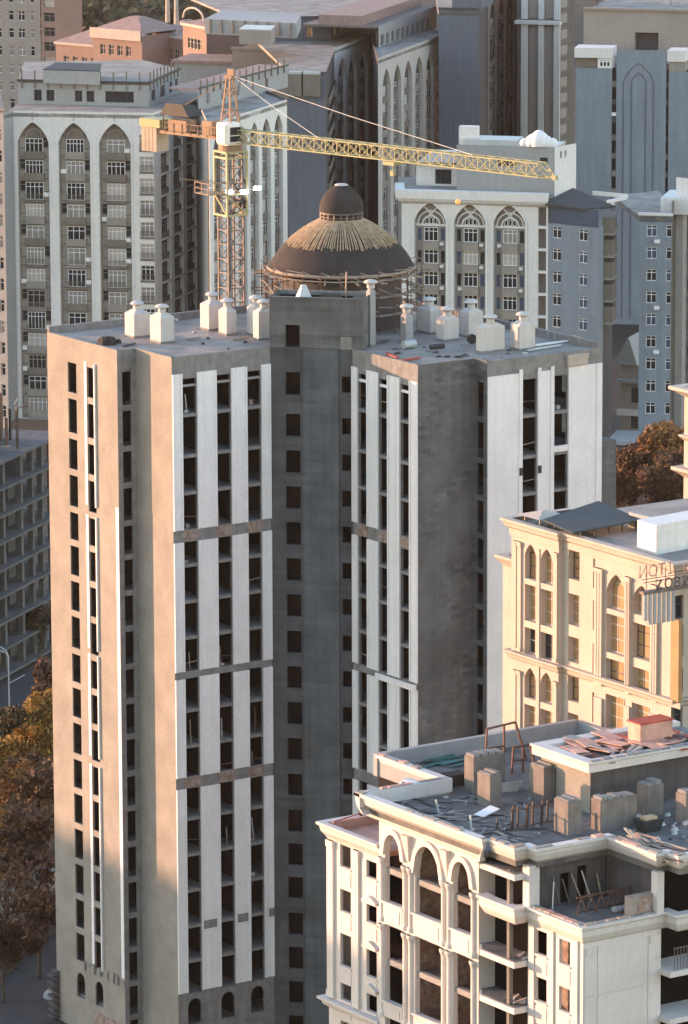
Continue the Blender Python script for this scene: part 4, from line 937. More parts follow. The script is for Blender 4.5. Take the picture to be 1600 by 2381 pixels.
# ---- left arcaded block, front with three tall arches, stepped right flank
L1 = thing('arcaded_block', (0, 0, 0), 'pale apartment block with three tall pointed arch bays at the upper left', 'building')
Z1 = 51.0
a0, a1, b1, c0, c1 = poly_pts(((31, 257), (356, 262.5), (456, 229), (486, 289), (667, 231)), Z1)
L1.location = (a1.x, a1.y, 0)
f = Fr(V(a0), V(a1)); ctr = [f.sx(x, 40) for x in (78, 173.5, 268)]; wv = f.sx(211, 40)-f.sx(137, 40)
cc = f.sx(341, 40); zlow = 4.0
m_ = MB()
rows = [(Z1-5.6-3.3*k, Z1-3.3-3.3*k) for k in range(14)]
facade(m_, f, 0, f.L, zlow, Z1, [(c-wv/2, c+wv/2, [(zlow+.01, Z1-1.7, wv*.62, 'pt')]) for c in ctr]+[(cc-1.05, cc+1.05, rows)], .9); m_.build('arcade_wall', 'bone', L1)
for c in ctr:
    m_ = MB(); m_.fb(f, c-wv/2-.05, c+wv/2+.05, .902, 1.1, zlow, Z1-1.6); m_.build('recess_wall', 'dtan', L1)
    m_ = MB(); arch_trim(m_, f, c-wv/2, c+wv/2, zlow+.1, Z1-1.7, wv*.62, .28, .1, 'pt'); m_.build('arch_moulding', 'bone', L1)
    m_ = MB(); p = f.p(c, -.06, Z1-.7); m_.lathe((p.x, p.y, p.z), [(.01, .6), (.05, .4), (.13, .3), (.05, .2), (.16, .03), (.04, -.1), (.04, -.7)], 8); m_.build('finial', 'tan', L1)
    m_ = MB(); arch_trim(m_, f.shift(.88), c-wv*.24, c+wv*.24, Z1-5.0, Z1-2.9, 1.2, .2, .12, 'round', False); m_.build('fanlight', 'tan', L1)
    bay(L1, f, c, wv, Z1-1.7, zlow, 3.3, .9, 2.0)
for zb, zt in rows: window(L1, f, cc, .3, zb, 2.05, zt-zb, 3, (.75,), 'pvc', random.choice(PANES), .1); obj('balcony', balcony_mesh(2.1, .35, 'dtan', False), L1, f.p(cc, .28, zb), f.a)
f = Fr(V(a1), V(b1)); fl = [f.sx(x, 40) for x in (386, 415, 445)]; wq = (f.sx(458, 40)-f.sx(428, 40))*.72
rows = [(Z1-6.3-3.3*k, Z1-3.3-3.3*k) for k in range(14)]
def flank(Pn, f, fl, wq, rows, mt='bone', top=Z1):
    plain(Pn, f, zlow, top, mt, [(c-wq/2, c+wq/2, rows) for c in fl], .7, 'flank_wall')
    for c in fl:
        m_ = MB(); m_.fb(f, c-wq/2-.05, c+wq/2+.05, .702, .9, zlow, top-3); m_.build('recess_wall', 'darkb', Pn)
        for zb, zt in rows:
            window(Pn, f, c, .5, zb+.3, wq*.55, (zt-zb)*.72, 2, (.7,), 'tan', random.choice(PANES), .1)
            m_ = balcony_mesh(wq*.9, .3, 'dtan', True); obj('balcony', m_, Pn, f.p(c, .55, zb+.02), f.a)
flank(L1, f, fl, wq, [(a, a+3.0) for a, _ in rows])
f = Fr(V(b1), V(c0)); plain(L1, f, zlow, Z1, 'grey', name='return_wall')
f = Fr(V(c0), V(c1)); ctr = [f.sx(x, 42) for x in (507, 535.5, 564, 592, 620, 648)]; wq = (ctr[1]-ctr[0])*.72
arcade(L1, f, zlow, Z1, ctr, wq, Z1-1.9, 'bone', 3.3, .7, 2.0, wq*.62, rich=False, trim=False)
f = Fr(V(c1), (c1.x+10, c1.y+30)); plain(L1, f, zlow, Z1, 'dblue', name='end_wall')
le = onZ(8, 262, Z1); f = Fr(V(le), V(a0)); plain(L1, f, zlow, Z1, 'grey', name='chamfer_wall')
top = [V(le), V(a0), V(a1), V(b1), V(c0), V(c1), (c1.x+8, c1.y+26), (le.x+24, le.y+30)]
m_ = MB(); m_.prism([(p[0], p[1]) for p in top], Z1-.9, Z1-.35); m_.build('roof_deck', 'roof', L1)
# attic storey with ribbed parapet
at = poly_pts(((42, 236), (346, 243), (418, 208)), Z1+.0)
q0, q1, q2 = [Vector((p.x, p.y)) for p in at]
f = Fr(q0, q1); rowz = (Z1+.2, Z1+1.9)
wx = [(79, 97), (108, 126), (174, 191), (201, 219), (245, 311)]
plain(L1, f, Z1-.4, Z1+3.2, 'grey', [(f.sx(a, Z1+1), f.sx(b, Z1+1), [rowz]) for a, b in wx], .3, 'attic_wall')
for a, b in wx: s0, s1 = f.sx(a, Z1+1), f.sx(b, Z1+1); window(L1, f, (s0+s1)/2, .2, rowz[0], s1-s0, 1.7, 2 if b-a < 40 else 4, (), 'dframe', 'glass', .06)
f2 = Fr(q1, q2); wx = [(333, 345), (366, 386), (396, 404), (409, 417)]; wx = [(f2.sx(a, Z1+2), f2.sx(b, Z1+2)) for a, b in ((352, 362), (372, 384), (394, 401), (407, 414))]
plain(L1, f2, Z1-.4, Z1+3.2, 'grey', [(a, b, [rowz]) for a, b in wx], .3, 'attic_wall')
for a, b in wx: window(L1, f2, (a+b)/2, .2, rowz[0], b-a, 1.7, 1, (), 'dframe', 'glass', .06)
for ff in (f, f2):
    m_ = MB(); m_.fb(ff, -.1, ff.L+.1, -.25, .2, Z1+3.2, Z1+3.45); m_.build('attic_coping', 'charcoal', L1)
    n = int(ff.L/2.0)
    for k in range(n): m_ = MB(); m_.fb(ff, .6+k*ff.L/n, .78+k*ff.L/n, -.22, -.01, Z1+2.1, Z1+4.9); m_.build('parapet_rib', 'dtan', L1)
m_ = MB(); m_.prism([V(at[0]), V(at[1]), V(at[2]), (at[2].x+2, at[2].y+14), (at[0].x+14, at[0].y+22)], Z1+2.9, Z1+3.2); m_.build('attic_roof', 'roof', L1)
for (p0, p1, p2, p3), zb, zt, mt in ((((100, 178), (232, 182), (236, 165), (130, 162)), Z1+3.0, Z1+5.0, 'grey'),):
    q = poly_pts((p0, p1, p2, p3), Z1+4.0); m_ = MB(); m_.prism([V(p) for p in q], zb, zt); m_.build('stair_box', mt, L1); m_ = MB(); m_.prism([V(p) for p in q], zt+.01, zt+.15); m_.build('stair_box_roof', 'teal', L1)
# attic on the stepped flank
at = poly_pts(((455, 262), (665, 205)), Z1); f = Fr((at[0].x+3, at[0].y+4), (at[1].x+3, at[1].y+4))
plain(L1, f, Z1-.4, Z1+3.0, 'grey', [(3+k*5.5, 4.2+k*5.5, [(Z1+.4, Z1+1.9)]) for k in range(int(f.L/5.5)-1)], .3, 'attic_wall')
m_ = MB(); m_.fb(f, 0, f.L, .01, 5, Z1+2.8, Z1+3.0); m_.build('attic_roof', 'tile', L1)
m_ = MB(); m_.fb(f, 0, f.L, -.2, .0, Z1+3.0, Z1+3.2); m_.build('attic_coping', 'charcoal', L1)
for k in range(14): m_ = MB(); m_.fb(f, .6+k*f.L/14, .78+k*f.L/14, -.22, -.01, Z1+2.0, Z1+4.2); m_.build('parapet_rib', 'dtan', L1)

# ---- arcaded block behind the crane: slate end wall and two stepped arched flanks
D2 = 46.6
L2 = thing('arcaded_block', (0, 0, 0), 'taller arcaded apartment block behind the crane jib, with slate end wall', 'building')
q = [onZ(px, py, D2) for px, py in ((669, 158), (758, 160), (777, 112), (861, 81), (879, 134.5), (1038, 76.5))]
L2.location = (q[1].x, q[1].y, 0); e0, e1, t0, t1, u0, u1 = q
f = Fr(V(e0), V(e1)); plain(L2, f, 0, D2-.5, 'dblue', name='end_wall')
for a, b in ((674, 704), (708, 746)): s0, s1 = f.sx(a, D2-2), f.sx(b, D2-2); m_ = MB(); m_.fb(f, s0, s1, -1.1, -.01, D2-.9, D2-.5); m_.build('balcony_roof', 'sheet', L2); m_ = MB(); m_.fb(f, s0, s1, -1.0, -.01, D2-4.6, D2-.92); m_.build('enclosed_balcony', 'dtan', L2)
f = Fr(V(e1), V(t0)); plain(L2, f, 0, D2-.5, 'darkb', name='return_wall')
for k in range(13): obj('balcony', balcony_mesh(f.L*.8, .5, 'dtan', True), L2, f.p(f.L*.5, 0, D2-6-2.95*k), f.a)
f = Fr(V(t0), V(t1)); ctr = [f.sx(x, 36) for x in (795.5, 821, 846.5)]; wq = (ctr[1]-ctr[0])*.74
arcade(L2, f, 0, D2, ctr, wq, D2-2.2, 'bone2', 2.95, .7, 2.0, wq*.62, rich=False, trim=False)
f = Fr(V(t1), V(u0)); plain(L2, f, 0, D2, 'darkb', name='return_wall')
f = Fr(V(u0), V(u1)); ctr = [f.sx(x, 36) for x in (899, 924.5, 949.5, 975, 1000, 1024.5)]; wq = (ctr[1]-ctr[0])*.72
arcade(L2, f, 0, D2, ctr, wq, D2-2.4, 'bone2', 2.95, .7, 2.0, wq*.62, rich=False, trim=False)
m_ = MB(); m_.prism([V(e0), V(e1), V(t0), V(t1), V(u0), V(u1), (u1.x+14, u1.y+30), (e0.x+30, e0.y+60)], D2-1.0, D2-.5); m_.build('roof_deck', 'roof', L2)
q = poly_pts(((880, 104), (1015, 56)), D2); f = Fr(V(q[0]), V(q[1])); plain(L2, f, D2-.6, D2+3.3, 'grey', [(1.5+k*3.2, 3.4+k*3.2, [(D2-.3, D2+1.6)]) for k in range(int(f.L/3.2)-1)], .4, 'attic_wall')
m_ = MB(); m_.fb(f, 0, f.L, .01, 14, D2+2.9, D2+3.3); m_.build('attic_roof', 'dtan', L2); m_ = MB(); m_.fb(f, .5, f.L-.5, .4, .6, D2-.5, D2+3); m_.build('inner_wall', 'darkb', L2)
m_ = MB(); m_.fb(f, 0, f.L, 3, 11, D2+3.3, D2+5.0); m_.build('mansard', 'tile', L2)
q = poly_pts(((560, 92), (770, 86), (858, 50)), D2); 
for i in (0, 1):
    f = Fr(V(q[i]), V(q[i+1])); plain(L2, f, D2-.6, D2+3.6, 'dblue' if i == 0 else 'grey', [(2+k*5, 3+k*5, [(D2+.2, D2+1.8)]) for k in range(int(f.L/5))], .3, 'attic_wall')
    m_ = MB(); m_.fb(f, 0, f.L, -.25, .2, D2+3.6, D2+3.85); m_.build('attic_coping', 'charcoal', L2)
m_ = MB(); m_.prism([V(q[0]), V(q[1]), V(q[2]), (q[2].x+16, q[2].y+26), (q[0].x+14, q[0].y+40)], D2+3.2, D2+3.6); m_.build('attic_roof', 'roof', L2)
q = poly_pts(((476, 30), (690, 40), (700, 18), (520, 8)), D2+7); m_ = MB(); m_.prism([V(p) for p in q], D2+3.4, D2+6); m_.build('penthouse', 'grey', L2)
f = Fr(V(q[0]), V(q[1]))
for k in range(8): m_ = MB(); m_.fb(f, 1+k*f.L/8, 1.25+k*f.L/8, -.25, -.01, D2+3.6, D2+6); m_.build('parapet_rib', 'dtan', L2)
q = poly_pts(((556, 78), (630, 80), (640, 70), (570, 68)), D2+5); m_ = MB(); m_.prism([V(p) for p in q], D2+3.2, D2+5.6); m_.build('stair_box', 'taupe', L2); m_ = MB(); m_.prism([V(p) for p in q], D2+5.62, D2+5.8); m_.build('stair_box_roof', 'sheet', L2)

# ---- block between: pale gable with blind arch behind the crane head
G = thing('gabled_block', (0, 0, 0), 'pale block with a blind arch outline, low behind the crane head', 'building')
q = poly_pts(((540, 115), (655, 118)), 44); G.location = (q[0].x, q[0].y, 0); f = Fr(V(q[0]), V(q[1])); plain(G, f, 0, 44, 'taupe')
m_ = MB(); arch_trim(m_, f, f.sx(568, 38), f.sx(616, 38), 20, 40.6, 2.4, .3, .12, 'pt'); m_.build('blind_arch', 'dtan', G)
m_ = MB(); m_.fb(f, 0, f.L, .01, 20, 43.4, 43.8); m_.build('roof_deck', 'roof', G); m_ = MB(); m_.fb(f, -.2, f.L+.2, -.3, .3, 44, 44.5); m_.build('coping', 'grey', G)
m_ = MB(); m_.fb(f, -12, -.3, 3, 14, 0, 41); m_.build('side_wing', 'grey', G); m_ = MB(); m_.fb(f, -12.2, -.3, 2.6, 14, 41, 41.5); m_.build('side_wing_roof', 'tile', G)

# ---- pink mansard houses catching the last sun
for i, (x0, x1, yb, zz, lab) in enumerate(((130, 250, 106, 34, 'pink rendered house with pyramid tile roof, left of the pink row'), (215, 330, 78, 38, 'pink house with cream gable band, middle of the pink row'), (238, 420, 120, 33, 'long pink terrace with round windows and arched attic above the left arches'), (360, 450, 88, 37, 'pink house with small dormer roofs, right of the pink row'), (425, 480, 62, 42, 'pink drum house with arched roof railing beside the dark trees'))):
    Hn = thing('pink_house', (0, 0, 0), lab, 'house', 'pink houses behind the left arcaded block')
    q = poly_pts(((x0, yb-4), (x1, yb+6)), zz); Hn.location = (q[0].x, q[0].y, 0); f = Fr(V(q[0]), V(q[1])); W_ = f.L
    cols = [(2+k*(W_-4)/4, 3.3+k*(W_-4)/4, [(zz-4.2, zz-2.2)]) for k in range(4)]
    plain(Hn, f, 0, zz, 'pink', cols, .3, 'front_wall')
    for a, b, o in cols: window(Hn, f, (a+b)/2, .2, zz-4.2, 1.3, 2.0, 2, (.6,), 'cream', 'glass', .12)
    m_ = MB(); m_.fb(f, 0, .4, .01, 12, 0, zz); m_.build('side_wall', 'pink', Hn); m_ = MB(); m_.fb(f, W_-.4, W_, .01, 12, 0, zz); m_.build('side_wall', 'pink', Hn)
    m_ = MB(); m_.fb(f, -.3, W_+.3, -.35, .2, zz, zz+.5); m_.build('cornice', 'cream', Hn)
    m_ = MB(); n = 2 if i in (2, 3) else 1
    for k in range(n):
        s0, s1 = k*W_/n, (k+1)*W_/n; m_ = MB(); rise = 3.0 if i != 4 else 1.6
        m_.hexa([f.p(s0-.3, -.3, zz+.5), f.p(s1+.3, -.3, zz+.5), f.p(s1+.3, 12, zz+.5), f.p(s0-.3, 12, zz+.5), f.p(s0+(s1-s0)*.4, 5, zz+rise), f.p(s0+(s1-s0)*.6, 5, zz+rise), f.p(s0+(s1-s0)*.6, 7, zz+rise), f.p(s0+(s1-s0)*.4, 7, zz+rise)]); m_.build('roof', 'tile', Hn)
    if i == 2:
        for px in (266, 367): s = f.sx(px, zz-2); p = f.p(s, -.05, zz-2.5); m_ = MB(); m_.tube([p, p-Vector((f.n.x, f.n.y, 0))*.1], 1.1, 14); o = m_.build('round_window', 'cream', Hn); m_ = MB(); m_.tube([p-Vector((f.n.x, f.n.y, 0))*.1, p-Vector((f.n.x, f.n.y, 0))*.14], .7, 14); m_.build('pane', 'glass', o)
        m_ = MB(); a, b = f.sx(285, zz), f.sx(350, zz); pts = arch_pts(a, b, zz+.5, 2.0, 'round', 12)
        for (s0, z0), (s1, z1) in zip(pts, pts[1:]): m_.hexa([f.p(s0, -.4, zz), f.p(s1, -.4, zz), f.p(s1, .5, zz), f.p(s0, .5, zz), f.p(s0, -.4, z0), f.p(s1, -.4, z1), f.p(s1, .5, z1), f.p(s0, .5, z0)])
        m_.build('arched_attic', 'pink', Hn)
    if i == 4:
        m_ = MB(); pts = arch_pts(.5, W_-.5, zz+1.5, 2.2, 'round', 12)
        for (s0, z0), (s1, z1) in zip(pts, pts[1:]): m_.bar(f.p(s0, -.2, z0), f.p(s1, -.2, z1), .3)
        m_.build('roof_railing', 'cream', Hn)
        for s in (-2.5, -6): m_ = MB(); p = f.p(s, 0, 0); m_.tube([(p.x, p.y, zz), (p.x, p.y, zz+4.5), (p.x, p.y, zz+5)], [.5, .4, .1], 8); m_.build('roof_pinnacle', 'cream', Hn)
    if i in (1,):
        m_ = MB(); m_.fb(f, -.2, W_+.1, -.6, -.35, zz-1.0, zz+1.0); m_.build('gable_band', 'cream', Hn)

# ---- towers at the top left edge
def tower_block(name, label, pts, ztop, mt, colpx, pitch, rowh, z0=0, wmt='glass', frame='tan', balc=None, top0=3.0):
    Tn = thing(name, (0, 0, 0), label, 'building'); q = poly_pts(pts, ztop); Tn.location = (q[0].x, q[0].y, 0)
    for i in range(len(q)-1):
        f = Fr(V(q[i]), V(q[i+1])); cs = colpx[i] if i < len(colpx) else []
        cc = [(f.sx(a, ztop*.7), f.sx(b, ztop*.7)) for a, b in cs]; rows = []
        z = ztop-top0
        while z-pitch > z0: rows.append((z-rowh, z)); z -= pitch
        plain(Tn, f, z0, ztop, mt if isinstance(mt, str) else mt[i], [(a, b, rows) for a, b in cc], .3)
        for a, b in cc:
            for zb, zt in rows:
                if prj(f.p((a+b)/2, 0, zb))[1] > -30: window(Tn, f, (a+b)/2, .22, zb, b-a, zt-zb, 2 if b-a > 1.2 else 1, (.65,) if zt-zb > 1.4 else (), frame, random.choice(PANES) if wmt == 'mix' else wmt, .09)
        if balc and i in balc:
            for z in [r[0] for r in rows]: obj('balcony', balcony_mesh(f.L*.7, .6, 'dtan', True), Tn, f.p(f.L*.5, 0, z), f.a)
    m_ = MB(); e = q[-1]; s = q[0]; m_.prism([V(p) for p in q]+[(e.x+12, e.y+22), (s.x+14, s.y+24)], ztop-.6, ztop-.2); m_.build('roof_deck', 'roof', Tn)
    return Tn, q
tower_block('apartment_tower', 'tall beige apartment tower cut by the top left corner', ((-40, -60), (92, -57)), 62, 'taupe', [[(-14, 6), (22, 34), (44, 60), (72, 82)]], 3.0, 1.7, wmt='mix', frame='pvc')
tower_block('apartment_tower', 'distant mauve apartment tower beside the top left tower', ((95, -40), (190, -36)), 44, ('mauve',), [[(103, 128)]], 3.0, 1.9, wmt='mix', frame='taupe')
# thin far sliver at left edge
tower_block('apartment_tower', 'blue grey wall with balconies at the left edge beside the arches', ((-45, 250), (10, 254)), 50, 'grey', [[(-30, -18), (-4, 6)]], 3.3, 1.9, wmt='mix', frame='pvc')

# ---- slate tower with end wall and balcony columns, top centre
D3 = 52.0
T3 = thing('slate_tower', (0, 0, 0), 'slate blue end wall with red brown balcony columns, top centre', 'building')
q = poly_pts(((1020, 22), (1114, 24), (1136, -30), (1206, -62)), D3); T3.location = (q[1].x, q[1].y, 0)
f = Fr(V(q[0]), V(q[1])); plain(T3, f, 0, D3, 'dblue', name='end_wall'); m_ = MB(); m_.fb(f, 0, f.L, -.3, .2, D3, D3+.4); m_.build('coping', 'charcoal', T3)
m_ = MB(); m_.fb(f, 2, f.L, 2, 12, D3, D3+5); m_.build('attic', 'dblue', T3)
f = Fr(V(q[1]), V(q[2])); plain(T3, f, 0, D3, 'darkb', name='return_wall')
f = Fr(V(q[2]), V(q[3])); ctr = [f.sx(x, 36) for x in (1147, 1168, 1189)]; wq = (ctr[1]-ctr[0])*.78
arcade(T3, f, 0, D3, ctr, wq, D3-1.0, 'taupe', 2.95, .5, 2.0, wq*.8, rich=False, trim=False)
m_ = MB(); m_.prism([V(p) for p in q]+[(q[3].x+10, q[3].y+10), (q[0].x+20, q[0].y+30)], D3-1, D3-.5); m_.build('roof_deck', 'roof', T3)
# ---- columned tower
D4 = 66.0
T4 = thing('columned_tower', (0, 0, 0), 'grey tower with giant white columns and dark glass strips, top right of centre', 'building')
q = poly_pts(((1204, -208), (1300, -206), (1338, -214)), D4); T4.location = (q[0].x, q[0].y, 0)
f = Fr(V(q[0]), V(q[1])); zb = f.zy(f.sx(1250, 50), 60); zm = f.zy(f.sx(1250, 50), 48)
plain(T4, f, 0, D4, 'taupe', [(f.sx(1231, 40), f.sx(1251, 40), [(2, zb, 1.2, 'round'), (zm+.6, D4-2)]), (f.sx(1268, 40), f.sx(1287, 40), [(2, zb, 1.2, 'round'), (zm+.6, D4-2)])], .8, 'front_wall')
for a, b in ((1231, 1251), (1268, 1287)): m_ = MB(); m_.fb(f, f.sx(a, 40)-.1, f.sx(b, 40)+.1, .6, .8, 2, D4-1); m_.build('glass_strip', 'glass', T4)
for a, b in ((1213, 1228), (1253, 1266), (1289, 1303)):
    m_ = MB(); m_.fb(f, f.sx(a, 40), f.sx(b, 40), -.5, -.01, 0, zb+.3); m_.build('giant_column', 'bone', T4); m_ = MB(); m_.fb(f, f.sx(a, 40), f.sx(b, 40), -.4, -.01, zm+.3, D4-1); m_.build('giant_column', 'bone', T4)
m_ = MB(); m_.fb(f, -.3, f.L+.6, -1.0, -.005, zb+.35, zb+.9); m_.fb(f, -.2, f.L+.4, -.75, -.003, zb+.9, zm+.1); m_.build('entablature', 'bone', T4)
f = Fr(V(q[1]), V(q[2])); rows = []; z = f.zy(f.sx(1312, 50), 90)
rows = [(z-2.95*k, z+1.75-2.95*k) for k in range(-3, 14)]
ca = (f.sx(1305, 46), f.sx(1319, 46)); plain(T4, f, 0, D4, 'taupe', [(*ca, [r for r in rows if r[0] > 1])], .4, 'side_wall')
m_ = MB(); m_.fb(f, ca[0]-.2, ca[1]+.2, .5, .6, 0, D4-1); m_.build('window_lining', 'darkb', T4)
m_ = MB(); m_.prism([V(p) for p in q]+[(q[2].x+6, q[2].y+20), (q[0].x+14, q[0].y+20)], 0, D4-.5); m_.build('core', 'taupe', T4)

# ---- blue rendered block with arch outlines
D5 = 47.5
B5 = thing('blue_block', (0, 0, 0), 'blue grey rendered block with two nested arch outlines on its wall, upper right', 'building')
q = poly_pts(((1339, 117), (1424, 118.5), (1434, 119), (1550, 121), (1556, 121.2), (1650, 123)), D5); B5.location = (q[2].x, q[2].y, 0)
zl = D5-3.0
f = Fr(V(q[0]), V(q[1])); plain(B5, f, 0, zl, 'blue', name='side_panel')
m_ = MB(); m_.fb(f, 0, f.L*.6, .9, 1.1, zl, D5-1); m_.build('loggia_back', 'dtan', B5); m_ = MB(); m_.fb(f, -.2, f.L+.1, -.25, 5, D5-1.2, D5+.5); m_.build('coping_band', 'bone', B5)
m_ = MB(); m_.fb(f, f.L*.6, f.L, .02, 3, zl, D5-1.22); m_.build('loggia_pier', 'bone', B5)
window(B5, f, f.L*.8, -.04, zl+.2, 2.0, 1.4, 3, (.7,), 'pvc', 'glass', .2)
f = Fr(V(q[2]), V(q[3])); plain(B5, f, 0, D5+.3, 'blue', name='centre_panel')
for x0, x1, y in ((1451, 1517, 150), (1470, 1499, 172)):
    m_ = MB(); a, b = f.sx(x0, 36), f.sx(x1, 36); arch_trim(m_, f, a, b, 1, f.zy((a+b)/2, y), (b-a)*.62, .3, .05, 'pt'); m_.build('arch_outline', 'dblue', B5)
f = Fr(V(q[4]), V(q[5])); plain(B5, f, 0, zl-.3, 'blue', name='side_panel'); m_ = MB(); m_.fb(f, -.3, f.L*.4, -.25, 5, D5-1.6, D5+.3); m_.build('coping_band', 'bone', B5); m_ = MB(); m_.fb(f, 0, f.L*.4, .02, 4, zl-.29, D5-1.62); m_.build('loggia_pier', 'tan', B5)
f = Fr(V(q[0]), V(q[5])); m_ = MB(); m_.fb(f, .2, f.L, 2.2, 20, 0, D5-3.2); m_.build('core', 'darkb', B5)
for px in (1428, 1545):
    s0 = f.sx(px, 36)
    for k in range(13):
        m_ = MB(); w_ = random.uniform(.35, .5); m_.box(-w_, w_, .2, 2.1, 0, .95); obj('balcony', m_.mesh('balcony', random.choice(['dtan', 'dtan', 'darkb', 'tan'])), B5, f.p(s0, 0, D5-6.2-3.1*k), f.a)
        if random.random() < .3: obj('air_conditioner', AC, B5, f.p(s0, .3, D5-5.0-3.1*k), f.a)
q = poly_pts(((1357, 62), (1650, 68)), D5+3); f = Fr(V(q[0]), V(q[1])); plain(B5, f, zl-2, D5+6, 'taupe', [(f.sx(1476, D5), f.sx(1531, D5), [(zl-1, D5+2.2)])], 1.5, 'attic_wall')
m_ = MB(); m_.fb(f, f.sx(1470, D5), f.sx(1536, D5), 1.6, 1.8, zl-2, D5+3); m_.build('attic_recess', 'darkb', B5)
m_ = MB(); m_.fb(f, 0, f.L, -.5, .3, D5+6, D5+6.4); m_.build('attic_coping', 'tan', B5); m_ = MB(); m_.fb(f, 0, f.L, .3, 40, D5+5, D5+5.6); m_.build('attic_roof', 'roof', B5)

# ---- arcaded block right of the dome with blue wing
D6 = 41.0
M6 = thing('arcaded_block', (0, 0, 0), 'pale block with three round pointed arches and a blue wing, right of the dome', 'building')
q = poly_pts(((934, 441), (1275, 451), (1391, 462), (1404, 457)), D6); M6.location = (q[1].x, q[1].y, 0)
f = Fr(V(q[0]), V(q[1])); ctr = [f.sx(x, 34) for x in (1000, 1092, 1184)]; wv = f.sx(1129, 34)-f.sx(1055, 34); ap = f.zy(f.sx(1092, 36), 474)
st = (f.sx(1251, 34), f.sx(1270, 34)); rs = [(f.zy(f.sx(1260, 34), y+46), f.zy(f.sx(1260, 34), y)) for y in (480, 532, 584, 636, 688, 740)]
m_ = MB(); facade(m_, f, 0, f.L, 3, D6, [(c-wv/2, c+wv/2, [(3.01, ap, wv*.55, 'pt')]) for c in ctr]+[(*st, rs)], .9); m_.build('arcade_wall', 'bone', M6)
m_ = MB(); m_.fb(f, st[0]-.2, st[1]+.2, .92, 1.1, 3, D6-1); m_.build('stair_glazing', 'dtan', M6)
m_ = MB(); cornice(m_, [(q[0].x+4, q[0].y+6), V(q[0]), V(q[1])], D6+.1, [(-.5, 0), (.9, 0), (.9, -1.2), (.6, -1.7), (0, -2.1)]); m_.build('cornice', 'bone', M6)
rz = [f.zy(f.sx(1092, 34), y) for y in (565, 617, 668, 720, 772)]
for c in ctr:
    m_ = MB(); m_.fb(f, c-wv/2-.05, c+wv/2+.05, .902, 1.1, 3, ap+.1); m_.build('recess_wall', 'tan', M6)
    m_ = MB(); arch_trim(m_, f, c-wv/2, c+wv/2, 3.1, ap, wv*.55, .35, .12, 'pt'); m_.build('arch_moulding', 'bone', M6)
    fi = f.shift(.88); m_ = MB()
    for rr, r2 in ((1.25, .22), (2.0, .2)): arch_trim(m_, fi, c-rr, c+rr, ap-3.4, ap-3.4+rr*1.0, rr*1.0, r2, .15, 'round', False)
    for sd in (-1, 1): m_.bar(fi.p(c+sd*.7, -.1, ap-2.4), fi.p(c-sd*1.1, -.1, ap-.6), .25)
    m_.bar(fi.p(c-2.3, -.1, ap-3.4), fi.p(c+2.3, -.1, ap-3.4), .3); m_.build('fanlight', 'bone', M6)
    for dx in (-.62, 0, .62): window(M6, f, c+dx, .84, ap-3.25, .5, .95, 1, (), 'bone', 'glass', .08)
    m_ = MB(); m_.fb(f, c-wv*.45, c+wv*.45, .89, .9, ap-3.2, ap-1.2); m_.build('fan_glass', 'dtan', M6)
    for z in rz:
        window(M6, f, c, .8, z, 2.1, 2.05, 3, (.72,), 'pvc', random.choice(PANES), .09)
        for sd in (-1, 1): window(M6, f, c+sd*1.75, .84, z+.05, .7, 1.9, 1, (), 'tan', random.choice(['glass', 'glassb']), .05)
        m_ = MB(); m_.box(-1.2, 1.2, -.55, -.004, -1.05, -.12); m_.box(-1.32, 1.32, -.62, -.002, -1.22, -1.05); m_.box(-1.26, 1.26, -.6, -.003, -.12, -.02); obj('balcony', m_.mesh('balcony', 'tan'), M6, f.p(c, .9, z), f.a)
        if random.random() < .6: m_ = MB(); m_.box(-.3, .3, -.35, 0, 0, .45); obj('air_conditioner', m_.mesh('air_conditioner', 'pvc'), M6, f.p(c+random.choice((-1.6, 1.6)), .9, z-.6), f.a)
g2 = Fr(V(q[1]), V(q[2])); wz = [(g2.zy(g2.sx(1356, 34), y+13), g2.zy(g2.sx(1356, 34), y-14)) for y in (547, 599, 651, 703, 755, 807)]
zt = D6-4.3; cw = [(g2.sx(1295, 34)-.75, g2.sx(1295, 34)+.75), (g2.sx(1356, 34)-.75, g2.sx(1356, 34)+.75)]
plain(M6, g2, 0, zt, 'blue', [(a, b, wz) for a, b in cw], .3, 'blue_wing_wall')
for a, b in cw:
    for zb, z2 in wz: window(M6, g2, (a+b)/2, .12, zb, 1.5, z2-zb, 2, (.75,), 'pvc', random.choice(['glass', 'glass', 'glassb']), .09)
g3 = Fr(V(q[2]), V(q[3])); plain(M6, g3, 0, zt, 'blue', name='blue_wing_chamfer')
g4 = Fr(V(q[3]), (q[3].x+12, q[3].y+13.7)); plain(M6, g4, 0, zt, 'darkb', name='blue_wing_side')
for k in range(5): m_ = MB(); m_.box(0, 7, -1.6, .2, 0, .35); obj('balcony', m_.mesh('balcony', 'tan'), M6, g4.p(.5, 0, zt-1.5-3.3*k), g4.a); m_ = MB(); m_.box(.1, 6.8, -1.4, .2, .36, 2.6); obj('enclosed_balcony', m_.mesh('enclosed_balcony', 'dtan'), M6, g4.p(.5, 0, zt-1.5-3.3*k), g4.a)
m_ = MB(); m_.fb(g2, .6, g2.L*.6, .6, .7, zt, zt+3); m_.build('sunroom_back', 'darkb', M6); m_ = MB(); m_.fb(g2, .2, g2.L-.1, .1, .2, zt+.02, zt+2.6); m_.build('sunroom_glass', 'glassb', M6)
m_ = MB(); m_.fb(g2, g2.L*.55, g2.L-.15, .02, .08, zt+.02, zt+2.5); m_.build('turquoise_screen', 'glassb', M6)
